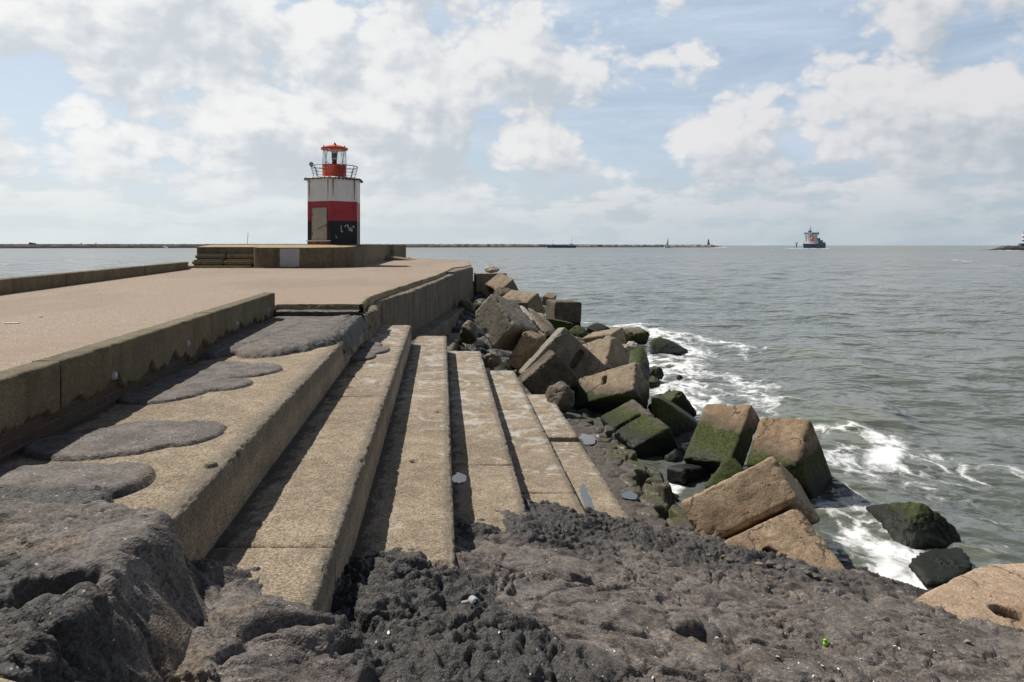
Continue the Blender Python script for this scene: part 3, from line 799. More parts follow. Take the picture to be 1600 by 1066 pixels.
# round mirror on the rail
bm = bmesh.new()
c = Vector(PD(486.3, 257.0, Y0 - .2)); ax = Vector((.72, -.65, .12)).normalized()
tube(bm, c, c + ax * .035, .125, 20); tube(bm, c, c - ax * .05, .10, 16, .04)
mir = lh('round_lamp', bm, M['iron'], True)
bm = bmesh.new(); tube(bm, c + ax * .036, c + ax * .042, .10, 20)
o = bm_obj('lamp_glass', bm, M['panel'], None, True); o.parent = mir
bm = bmesh.new(); tube(bm, c - ax * .03, ringpt(rad(-88), 1), .025); 
o = bm_obj('lamp_arm', bm, M['iron'], None); o.parent = mir
bm = bmesh.new(); lathe(bm, (X0, Y0), [(.64, zz_(279.0)), (.626, zz_(278)), (.626, zz_(259.6)), (.645, zz_(259.4)), (.645, zz_(258.7)), (.60, zz_(258.6))], 40)
lh('lantern_base', bm, M['lantern_red'], True).data.polygons.foreach_set
bm = bmesh.new(); lathe(bm, (X0, Y0), [(.605, zz_(258.5)), (.605, zz_(234.8))], 40)
for f in [f for f in bm.faces if abs(f.normal.z) > .9]: bm.faces.remove(f)
lh('lantern_glass', bm, M['glass'], True)
zl, zh = zz_(258.6), zz_(234.8)
for k in range(8):
    a = 2 * math.pi * (k + .25) / 8; d_ = .30 if k % 2 else -.30
    A = (X0 + .612 * math.sin(a), Y0 - .612 * math.cos(a), zl); B = (X0 + .612 * math.sin(a + d_ * .8), Y0 - .612 * math.cos(a + d_ * .8), zh)
    bm = bmesh.new(); tube(bm, A, B, .012, 5); lh('glazing_bar', bm, M['iron'])
bm = bmesh.new(); lathe(bm, (X0, Y0), [(.13, zz_(256.5)), (.13, zz_(249.6))], 20)
lens = lh('lens', bm, M['lens_red'], True)
for nm, z0, z1, mt, r in (('lens_band', 249.5, 247.4, 'white', .15), ('lens_top', 247.3, 240.4, 'lens_grey', .15), ('lens_cap', 240.3, 237.2, 'white', .16)):
    bm = bmesh.new(); lathe(bm, (X0, Y0), [(r, zz_(z0)), (r, zz_(z1))], 20)
    o = bm_obj(nm, bm, M[mt], None, True); o.parent = lens
bm = bmesh.new(); lathe(bm, (X0, Y0), [(.05, zl), (.05, zz_(256.6))], 10); o = bm_obj('lens_stand', bm, M['iron'], None); o.parent = lens
bm = bmesh.new(); lathe(bm, (X0, Y0), [(.66, zz_(234.7)), (.705, zz_(234.2)), (.705, zz_(231.6)), (.66, zz_(231.0)), (.42, zz_(228.6)), (.16, zz_(226.8)), (.13, zz_(226.4)), (.0, zz_(221.8))], 40)
roof = lh('lantern_roof', bm, M['lantern_red'])
for a in (-.9, .35, 1.3):
    bm = bmesh.new(); bx(bm, (X0 + .6 * math.sin(a), Y0 - .6 * math.cos(a), zz_(230)), (.05, .05, .09))
    o = bm_obj('roof_lug', bm, M['pinkred'], None); o.parent = roof
# thin rod on the plinth
bm = bmesh.new(); b0 = PD(386.4, 383, 36.0); tube(bm, (b0[0], b0[1], HC - .0), PD(387.6, 364, 36.0), .012, 5)
tag(bm_obj('thin_rod', bm, M['iron']), 'thin dark upright rod standing on the plinth left of the lighthouse', 'rod')
# weeds at the foot of the stairs
for k, (px, n, lab) in enumerate(((332, 26, 'left tuft of yellow weed below the stairs'), (374, 18, 'middle tuft of yellow weed below the stairs'), (404, 22, 'tuft of yellow weed at the corner of stairs and plinth'))):
    bm = bmesh.new(); b0 = P(px, 419.3, 1.05)
    bmesh.ops.create_icosphere(bm, subdivisions=2, radius=1, matrix=Matrix.Translation((b0[0], b0[1] - .07, zp)) @ Matrix.Diagonal((.4, .09, .02, 1)))
    for j in range(n):
        q = Vector((b0[0] + max(-.33, min(.33, random.gauss(0, .16))), b0[1] - .07 + random.gauss(0, .02), zp)); t = q + Vector((random.gauss(0, .05), random.gauss(0, .03), random.uniform(.03, .09)))
        tube(bm, q, t, .012, 4, .003)
    tag(bm_obj('weed_tuft', bm, M['weed']), lab, 'weed', 'weeds at the foot of the stairs')
for px, py, s, lab in ((19, 505.8, (.17, .07, .012), 'flat pale chip lying on the pink path near the left edge'), (64, 496, (.05, .04, .015), 'tiny pale chip on the pink path beside a larger chip')):
    bm = bmesh.new(); b0 = P(px, py, 1.05); bx(bm, (b0[0], b0[1], zp + s[2] / 2 + .001), s, .2)
    bmesh.ops.bevel(bm, geom=bm.edges[:], offset=.004, segments=1, affect='EDGES')
    tag(bm_obj('pale_chip', bm, M['timber']), lab, 'litter')

# ================================================================== POURED ASPHALT
def tps(xy, z, q, lam=1e-3):
    n = len(xy)
    def U(r2): return np.where(r2 > 1e-12, r2 * np.log(np.maximum(r2, 1e-12)) * .5, 0)
    K = U(((xy[:, None] - xy[None]) ** 2).sum(-1)) + lam * np.eye(n)
    Pm = np.c_[np.ones(n), xy]
    A = np.block([[K, Pm], [Pm.T, np.zeros((3, 3))]])
    w = np.linalg.solve(A, np.r_[z, 0, 0, 0])
    o = np.empty(len(q))
    for i in range(0, len(q), 40000):
        s = q[i:i + 40000]
        o[i:i + 40000] = U(((s[:, None] - xy[None]) ** 2).sum(-1)) @ w[:n] + np.c_[np.ones(len(s)), s] @ w[n:]
    return o
ctl = [(262, 905, 1.60), (200, 985, 1.66), (230, 940, 1.63), (190, 1060, 1.68), (120, 1066, 1.68),
       (300, 935, 1.63), (370, 938, 1.645), (440, 946, 1.665), (488, 958, 1.71), (300, 990, 1.60), (420, 1000, 1.60), (250, 1040, 1.62), (350, 1066, 1.60), (480, 1040, 1.70),
       (523, 965, 2.00), (530, 1010, 1.98), (525, 920, 2.06), (552, 896, 2.05), (590, 886, 2.05), (620, 884, 2.045), (670, 893, 2.065), (705, 902, 2.13), (722, 870, 2.36), (735, 843, 2.42),
       (590, 950, 1.95), (660, 960, 2.00), (730, 950, 2.10), (600, 1050, 1.86), (700, 1050, 1.92), (780, 845, 2.425), (832, 841, 2.46), (858, 822, 2.60), (885, 814, 2.70), (930, 822, 2.80), (985, 832, 2.95),
       (800, 900, 2.28), (800, 1000, 2.08), (850, 1066, 2.02), (900, 870, 2.52), (900, 960, 2.30), (1000, 900, 2.60), (1000, 1000, 2.33), (1050, 838, 3.0), (1100, 862, 2.98), (1090, 905, 2.72),
       (1130, 865, 2.97), (1200, 876, 2.97), (1265, 888, 2.98), (1330, 907, 2.99), (1385, 930, 3.0), (1420, 944, 3.05), (1500, 962, 3.08), (1600, 995, 3.05),
       (1200, 950, 2.70), (1200, 1050, 2.45), (1350, 980, 2.80), (1400, 1066, 2.60), (1550, 1040, 2.85), (1000, 1100, 2.15), (1600, 1100, 2.75)]
below = [(290, 880, 1.74), (330, 890, 1.76), (400, 900, 1.78), (470, 900, 1.80), (545, 850, 2.16), (560, 868, 2.13), (620, 862, 2.13), (660, 868, 2.13), (694, 872, 2.15), (715, 800, 2.6), (790, 790, 2.56), (850, 780, 2.85), (900, 770, 2.90),
         (980, 790, 3.15), (1040, 800, 3.35), (1110, 830, 3.45), (1200, 840, 3.6), (1290, 862, 3.7), (1360, 890, 3.7), (1430, 912, 3.75), (1520, 930, 3.85), (1620, 960, 3.9), (1800, 990, 4.0)]
cw = np.array([P(*c) for c in ctl + below])
# further anchors on the near side, out of the frame
extra = np.array([(-2.6, 1.4, HC - 1.75), (-1.3, 1.2, HC - 1.7), (-2.6, 3.0, HC - 1.8), (-.3, 1.2, HC - 1.75), (1., 1.2, HC - 2.0), (2.5, 1.5, HC - 2.3), (4.5, 2.5, HC - 2.75), (6.2, 3.5, HC - 3.1), (6.3, 5.5, HC - 3.9)])
cw = np.concatenate([cw, extra])
NXA, NYA = 760, 560
gx, gy = np.meshgrid(np.linspace(-2.95, 5.9, NXA), 1.25 + 6.2 * np.linspace(0, 1, NYA) ** 1.25)
q = np.c_[gx.ravel(), gy.ravel()]
base = tps(cw[:, :2], cw[:, 2], q, 2e-3)
# the upper pour on the terrace, folding over its edge
wob = fbm(q, 2.4, 4, 290, .6)
Yb = np.interp(q[:, 0], [-3, -2.6, -2.3, -1.95, -1.62, -1.5], [3.36, 3.38, 3.32, 3.30, 3.16, 3.0]) + wob * .05
sx_ = q[:, 0] - (E1(q[:, 1]) + .045 + fbm(q, 3.1, 3, 291) * .05)
dYb = Yb - q[:, 1]
rnd = np.sqrt(np.clip(1 - (1 - np.clip(dYb / .12, 0, 1)) ** 2, 0, 1))
upper = HC - 1.305 + .085 * rnd + .03 * np.clip(1 - np.abs(sx_ + .12) / .2, 0, 1) * rnd
upper = upper - .36 * sstep(sx_, -.03, .24) - .5 * np.clip(sx_ - .2, 0, 9) - 1.2 * np.clip(-dYb, 0, 9)
upper = np.where(dYb < 0, upper - .03, upper)
up = sstep(upper - base, -.03, .05)
k_ = .05; hmix = np.clip(.5 + .5 * (upper - base) / k_, 0, 1)
base = base * (1 - hmix) + upper * hmix + k_ * hmix * (1 - hmix)
slope_up = up * sstep(sx_, -.10, .03)
# where it is crumbly and where it was poured smooth
rough_n = fbm(q, .95, 4, 201, .55)
bumpy = [(620, 930, .6), (560, 910, .5), (690, 905, .5), (800, 930, .5), (880, 840, .35), (960, 850, .35), (1080, 870, .35), (1110, 915, .35), (1130, 890, .35), (1020, 960, .4), (880, 1020, .8), (1180, 880, .3), (200, 960, 1.0), (40, 985, .9), (700, 985, .6), (60, 820, .3), (530, 1000, .7), (490, 950, .6), (650, 1030, .5)]
calm = [(360, 1000, -.7), (280, 1010, -.6), (360, 960, -.4), (920, 940, -.6), (860, 935, -.4), (1180, 935, -.5), (1000, 900, -.3), (1250, 960, -.6), (1330, 1000, -.7), (1450, 1010, -.6), (1240, 1040, -.5), (790, 875, -.6),  (1000, 1010, -.5), (1550, 1030, -.3)]
rm = .40 + rough_n * .95
zq = base
for px, py, w in bumpy + calm:
    i = np.argmin([abs((c[0] - px)) + abs(c[1] - py) for c in ctl]); h = ctl[i][2]
    c = P(px, py, h); sg = .23 + .035 * c[1]
    rm = rm + w * np.exp(-((q[:, 0] - c[0]) ** 2 + (q[:, 1] - c[1]) ** 2) / (2 * sg * sg * (.55 if w > 0 else 1)))
rough_top = .10 + .55 * sstep(2.72 + fbm(q, 1.5, 3, 292) * .25 - q[:, 1], -.08, .12)
topw = up * (1 - slope_up)
rm = rm * (1 - topw) + rough_top * topw + slope_up * .5
rm = np.clip(rm, 0, 1)
warp = np.c_[fbm(q, 1.6, 3, 211), fbm(q + 31, 1.6, 3, 212)] * .32
qq = q + warp
q3 = np.c_[q, base]
lump = fbm(q3, 2.2, 3, 221, .55)
# flow folds: ropes pushed up across the slope
fold = 1 - np.abs(noise(qq * np.array([2.6, 5.5]), 231)) * 2.4
fold2 = 1 - np.abs(noise(qq * np.array([6.0, 9.0]) + 5, 232)) * 2.4
clod1, clod1b, _ = cells(q + warp * .35 + np.c_[fbm(q, 9, 2, 5), fbm(q, 9, 2, 6)] * .03, 7.5, 241)
clod2, _, _ = cells(q + warp * .2 + np.c_[fbm(q, 20, 2, 15), fbm(q, 20, 2, 16)] * .012, 19, 242)
clod3, _, _ = cells(q, 44, 243)
bill = np.abs(fbm(q3, 6.5, 5, 251, .58))
d = lump * .042 + fbm(q + warp, 4.2, 2, 222) * .018
d = d + (.5 + .5 * rm) * (1 - .7 * topw) * (np.clip(fold, -.6, 1) * .036 + np.clip(fold2, -.6, 1) * .016)
w3 = np.c_[warp, 0 * warp[:, 0]]
rid = 1 - np.abs(fbm((q3 + w3 * .6) * np.array([1, 1.5, 1]), 4.6, 5, 255, .54)) * 2.2
rid2 = 1 - np.abs(fbm(qq * np.array([1, 1.6]), 9.0, 4, 256, .6)) * 2.2
rid3 = 1 - np.abs(fbm((q3 + w3 * .3) * np.array([1, 1.5, 1]), 13, 3, 259, .55)) * 2.2
pfar = sstep(q[:, 0], 3.0, 4.0)
med = sstep(fbm(q, 1.7, 3, 257), -.25, .45)
d = d + rm * ((.55 - clod1) * .012 + (.5 - clod2) * .012 + (.5 - clod3) * .009 + (rid - .55) * .055 + (rid3 - .5) * .016 + (bill - .22) * .026)
p1, p2, pid = cells(qq * np.array([1.0, 1.45]) + np.c_[fbm(q, 3, 4, 245), fbm(q, 3, 4, 246)] * .10, 2.3, 244)
plate = ((pid & 255) / 255. - .5) * .06 * sstep(p2 - p1, .0, .10) - sstep(.09 - (p2 - p1), 0, .09) * .035 + (.45 - p1) * .05
d = d + plate * (1 - .75 * topw) * (.62 - .30 * pfar)
d = d + (1 - rm) * med * ((rid2 - .6) * .030 + (rid3 - .5) * .010 + (.5 - clod2) * .007)
d = d + (.15 + rm) * fbm(q3, 24, 3, 258, .65) * .005
d = d + fbm(q, 55, 2, 261) * .0022
# long cracks and tears in the smooth skin
tear = np.abs(noise(qq * np.array([1.5, 2.4]) + 9, 271))
d = d - sstep(.035 - tear, 0, .035) * .022 * (fbm(q, 1.2, 2, 272) > -.05)
# holes under the crust
for px, py, h, r, dep in ((668, 967, 2.0, .085, .16), (745, 942, 2.1, .05, .09), (640, 940, 1.97, .05, .09), (930, 905, 2.4, .07, .10), (905, 910, 2.4, .05, .09), (1085, 985, 2.4, .10, .13), (690, 948, 2.05, .05, .08), (95, 928, 1.23, .10, .16), (125, 916, 1.23, .08, .13), (60, 938, 1.23, .07, .12), (560, 1000, 1.93, .08, .12), (1165, 1055, 2.4, .05, .07), (510, 985, 1.9, .07, .12), (1115, 905, 2.68, .07, .08), (1020, 925, 2.52, .06, .07)):
    c = P(px, py, h); dd = np.hypot((q[:, 0] - c[0]) * .75, q[:, 1] - c[1]) + fbm(q, 7, 3, 281) * .05
    d = d - sstep(r * 1.15 - dd, 0, r * .8) * dep
z = base + d
bg_ = base.reshape(NYA, NXA)
gyv = gy[:, 0]; gxv = gx[0]
dzy, dzx = np.gradient(bg_, gyv, gxv)
nl = np.sqrt(1 + dzx ** 2 + dzy ** 2).ravel()
nrm_ = np.c_[-dzx.ravel(), -dzy.ravel(), np.ones(len(base))] / nl[:, None]
soft = 1 / (1 + .25 * (nl - 1))
rough_attr = rm
pf = sstep(q[:, 1], 6.0, 7.2)
V = np.c_[q, base] + nrm_ * (d * soft)[:, None]
o = mesh_np('poured_asphalt', V, gridfaces(NYA, NXA), M['asphalt'], None, True, {'rough': rm})
tag(o, 'big lumpy mass of dark poured asphalt burying the near end of the steps', 'asphalt')
_AX = (gx[0], gy[:, 0], z.reshape(NYA, NXA))
def asph_z(x, y):
    i = np.clip(np.searchsorted(_AX[0], x), 1, NXA - 1); j = np.clip(np.searchsorted(_AX[1], y), 1, NYA - 1)
    return float(_AX[2][j - 1:j + 1, i - 1:i + 1].mean())
def on_asph(px, py):
    """march along the sight line until it meets the asphalt"""
    dx = (px - CX) / F; dz = -(py - HY) / F
    for y in np.linspace(1.5, 7.4, 600):
        x = dx * y; zz = HC + dz * y
        if -2.9 < x < 5.8 and asph_z(x, y) >= zz: return np.array([x, y, asph_z(x, y)])
    return None

# near concrete corner at the lower left
bm = bmesh.new()
a = P(0, 1038, 1.10); c = P(116, 1068, 1.10)
dv = np.array([c[0] - a[0], c[1] - a[1]]); dv /= np.hypot(*dv)
pp = [(a[0] - dv[0] * 1.0, a[1] - dv[1] * 1.0), (c[0] + dv[0] * .05, c[1] + dv[1] * .05), (c[0] + dv[0] * .05 - .1, c[1] - .9), (a[0] - 1.0, a[1] - .8)]
prism(bm, pp[::-1], HC - 1.75, HC - 1.10)
bmesh.ops.bevel(bm, geom=[e for e in bm.edges if all(v.co.z > 2 for v in e.verts)], offset=.04, segments=3, affect='EDGES')
bmesh.ops.subdivide_edges(bm, edges=bm.edges[:], cuts=5, use_grid_fill=True)
o = bm_obj('concrete_slab', bm, M['terrace'], None, False)
tag(o, 'rounded corner of an ochre concrete slab at the very near left of the asphalt', 'slab')

# poured patches on the terrace and on the first bench
def patch(label, h, lobes, t, group=None, edge=.05, seed=0, rough=.1, rr=None, name='asphalt_patch', n=.016, zfun=None):
    L = []
    for px, py, rx, ry, rot in lobes:
        c = P(px, py, h); L.append((c[0], c[1], rx * c[1] / F, ry * c[1] ** 2 / (h * F), rad(rot)))
    x0 = min(l[0] - max(l[2], l[3]) for l in L) - .05; x1 = max(l[0] + max(l[2], l[3]) for l in L) + .05
    y0 = min(l[1] - max(l[2], l[3]) for l in L) - .05; y1 = max(l[1] + max(l[2], l[3]) for l in L) + .05
    nx = int((x1 - x0) / n) + 2; ny = int((y1 - y0) / (n * 1.3)) + 2
    gx, gy = np.meshgrid(np.linspace(x0, x1, nx), np.linspace(y0, y1, ny))
    q = np.c_[gx.ravel(), gy.ravel()]
    wob = np.c_[fbm(q, 3, 6, 300 + seed, .68), fbm(q + 9, 3, 6, 301 + seed, .68)] * (.022 if rough < .3 else .07)
    w = q + wob
    sd = np.full(len(q), -9.); lay = np.zeros(len(q))
    for k, (cx, cy, rx, ry, a) in enumerate(L):
        ux = (w[:, 0] - cx) * math.cos(a) + (w[:, 1] - cy) * math.sin(a); uy = -(w[:, 0] - cx) * math.sin(a) + (w[:, 1] - cy) * math.cos(a)
        s = (1 - np.sqrt((ux / rx) ** 2 + (uy / ry) ** 2)) * min(rx, ry)
        sd = np.maximum(sd, s)
        hk = np.sqrt(np.clip(1 - (1 - np.clip(s / edge, 0, 1)) ** 2, 0, 1)) * t * (1 - .12 * (k % 3))
        lay = np.where(s > sd - 1e-9, hk, lay) if k else hk
    rmk = np.clip(rough - .12 + .25 * fbm(q, 3, 3, 310 + seed) + sstep(.10 - sd, 0, .10) * (.25 if rough < .3 else .5), 0, 1)
    if rr is not None: rmk = np.clip(rmk + rr(gx.ravel(), gy.ravel()), 0, 1)
    c1, _, _ = cells(q + wob, 9, 320 + seed); c2, _, _ = cells(q + wob * .3, 26, 321 + seed)
    zz = lay + np.where(sd > 0, fbm(q, 4, 3, 330 + seed) * .006 + rmk * ((.5 - c1) * .05 + (.5 - c2) * .022) + fbm(q, 40, 2, 331) * .0015, 0)
    zz = np.where(sd <= 0, -.02, zz)
    ff = gridfaces(ny, nx); ok = (sd[ff] > -.02).any(1)
    Z = HC - h + zz
    if zfun is not None: Z = Z + zfun(gx.ravel(), gy.ravel())
    if zfun is not None: ok &= (q[:, 0][ff] < E1(q[:, 1])[ff] + .085 + .05 * fbm(q, 6, 3, 340)[ff]).all(1)
    o = mesh_np(name, np.c_[q, Z], ff[ok], M['asphalt'], None, True, {'rough': rmk})
    return tag(o, label, 'asphalt patch', group)
gA = 'asphalt patches poured on the terrace'
droop = lambda x, y: -np.clip(x - (E1(y) - .03), 0, .11) * 2.2
patch('asphalt patch of two round lobes on the terrace, the nearest free standing one', 1.30, [(160, 694, 113, 25, 4), (288, 679, 60, 20, 0), (228, 671, 62, 12, 0)], .028, gA, seed=1)
patch('asphalt patch of four overlapping lobes on the terrace, below the oval pipe caps', 1.30, [(258, 615, 62, 17, 0), (352, 602, 40, 9.5, 0), (300, 592, 60, 16, 0), (392, 580, 45, 11, 0), (330, 580, 60, 14, 0)], .026, gA, seed=2, n=.016)
patch('largest asphalt patch, torn and crumbling over the terrace edge beneath the mossy sill', 1.30, [(415, 522, 80, 31, 0), (495, 517, 78, 33, 0), (450, 500, 110, 20, 0), (530, 505, 42, 20, 0)], .10, gA, edge=.16, seed=3, rough=.32, n=.022,
      rr=lambda x, y: .75 * sstep(x - (E1(y) - .42), 0, .3) - .25 * sstep(-(x - (E1(y) - .5)), 0, .3), zfun=droop)
patch('asphalt patch with a crumbly near half on the terrace, touching the big asphalt mass', 1.30, [(60, 765, 150, 34, 2), (165, 757, 68, 27, 0), (20, 790, 150, 30, 0)], .055, gA, seed=4, rough=.12, rr=lambda x, y: .8 * sstep(P(0, 772, 1.3)[1] + .03 - y, 0, .12))
gB = 'small asphalt dabs on the top bench'
patch('small asphalt dab on the top bench, farthest of the three', 1.68, [(578, 541, 19, 4.5, 0)], .03, gB, seed=5, edge=.03)
patch('tongue of asphalt on the top bench, half of it in sun', 1.68, [(587, 549, 22, 5.5, 0), (572, 553, 18, 6, 0)], .035, gB, seed=6, edge=.03)
patch('small rounded asphalt dab on the top bench, nearest of the three', 1.68, [(565, 559, 22, 5.5, 0)], .035, gB, seed=7, edge=.03)
patch('little flake of asphalt lying near the worn edge of the terrace', 1.30, [(329, 729.5, 11, 3.5, 0)], .02, None, seed=8, edge=.02, name='asphalt_flake', n=.008)

# puddles
def puddle(label, h, px, py, rx, ry, seed=0):
    c = P(px, py, h); a = rx * c[1] / F; b = ry * c[1] ** 2 / (h * F)
    n = 60; t = np.linspace(0, 2 * math.pi, n, endpoint=False)
    r = 1 + .38 * fbm(np.c_[np.cos(t) * 1.3, np.sin(t) * 1.3, 0 * t + seed], 1.0, 3, 400 + seed, .6)
    bm = bmesh.new()
    vs = [bm.verts.new((c[0] + a * r[k] * math.cos(t[k]), c[1] + b * r[k] * math.sin(t[k]), HC - h + .005)) for k in range(n)]
    bm.faces.new(vs)
    o = bm_obj('puddle', bm, M['puddle']); return tag(o, label, 'puddle', 'puddles left on the concrete')
puddle('bright puddle in the shaded corner of the third bench', 2.46, 718, 748, 11, 8, 1)
puddle('narrow puddle strip in shade at the asphalt end of the fourth bench', 2.78, 841, 813, 8, 20, 2)
puddle('long thin puddle along the foot of the lowest riser', 3.00, 916, 780, 7, 24, 3)
puddle('puddle lying between the lowest bench and the mossy cobbles', 3.163, 984, 775, 13, 6, 4)
puddle('wet sheen of water on the bare upper end of the stone ledge', 3.166, 918, 686, 13, 8, 5)

# ================================================================== STONE LEDGE AND RUBBLE SLOPE
EDGE7 = np.array([P(878, 639, 3.15), P(956, 666, 3.15), P(988, 710, 3.18), P(1012, 741, 3.2), P(1044, 793, 3.22), P(1058, 812, 3.24), P(1085, 853, 3.26), P(1100, 900, 3.3)])
gx, gy = np.meshgrid(np.linspace(.6, 3.3, 190), np.linspace(5.6, 13.8, 470))
q = np.c_[gx.ravel(), gy.ravel()]
ex = np.interp(q[:, 1], EDGE7[::-1, 1], EDGE7[::-1, 0])
wq = q + np.c_[fbm(q, 2.5, 3, 1), fbm(q, 2.5, 3, 2)] * .16
c1, c2, cid = cells(wq * np.array([1, 1.15]), 3.0, 501)
crev = sstep(.20 - (c2 - c1), 0, .20)
side = sstep(q[:, 0] - (ex - .55), 0, .4)
idr = (cid & 255) / 255.
far_in = q[:, 0] - ex + (idr - .5) * .45
zl = HC - 3.17 - .012 * np.clip(q[:, 0] - 1, 0, 3) - crev * (.008 + .045 * side) + (idr - .5) * .028 * side + fbm(q, 6, 4, 510, .6) * .014 + fbm(q, 26, 3, 511) * .006
zl = zl - sstep(far_in, -.02, .10) * .55
moss = np.clip(.10 + side * .52 + .55 * sstep(7.6 - q[:, 1], 0, 1.3) - crev * .1 + .6 * fbm(q, 1.6, 4, 512), 0, 1.2)
o = mesh_np('stone_ledge', np.c_[q, zl], gridfaces(470, 190), M['ledge'], None, True, {'moss': moss, 'cell': idr})
tag(o, 'wet mossy ledge of rough cobbles between the lowest bench and the tumbled blocks', 'ledge')

def rubble_mat():
    m, g, b = new_mat('wet_rubble')
    p = g.pos(); n = g.noise(p, 7, 6, .7)
    c = g.mix(g.ss(n, .35, .65), (.010, .010, .008), (.040, .035, .028))
    c = g.mix(g.m('MULTIPLY', g.ss(g.noise(p, 2.2, 5), .5, .6), g.ss(g.sep(p)[2], .9, .3)), c, (.022, .036, .010))
    g.set(b.inputs['Base Color'], c); g.set(b.inputs['Normal'], g.bump(n, .8, .05)); b.inputs['Roughness'].default_value = .6
    return m
gx, gy = np.meshgrid(np.linspace(-3.2, 9, 260), np.linspace(5.5, 48, 600))
q = np.c_[gx.ravel(), gy.ravel()]
xe = np.where(q[:, 1] < 13, 2.75 - .14 * (q[:, 1] - 6), np.interp(q[:, 1], [13, 16, 24, 34, 48], [1.6, .2, -1.2, -1.5, -1.9]))
hb = np.interp(q[:, 1], [5, 13, 16, 22, 34, 48], [3.68, 3.62, 3.30, 2.95, 2.75, 2.75]) + .23 * np.clip(q[:, 0] - xe, -.6, 9)
c1, c2, cid = cells(q + np.c_[fbm(q, 2, 2, 1), fbm(q, 2, 2, 2)] * .2, 1.5, 601)
zr = HC - hb + (.5 - c1) * .28 + fbm(q, 3, 4, 602, .6) * .07 + ((cid & 255) / 255. - .5) * .25
o = mesh_np('rubble_slope', np.c_[q, zr], gridfaces(600, 260), rubble_mat(), None, True); tag(o, kind='structure')

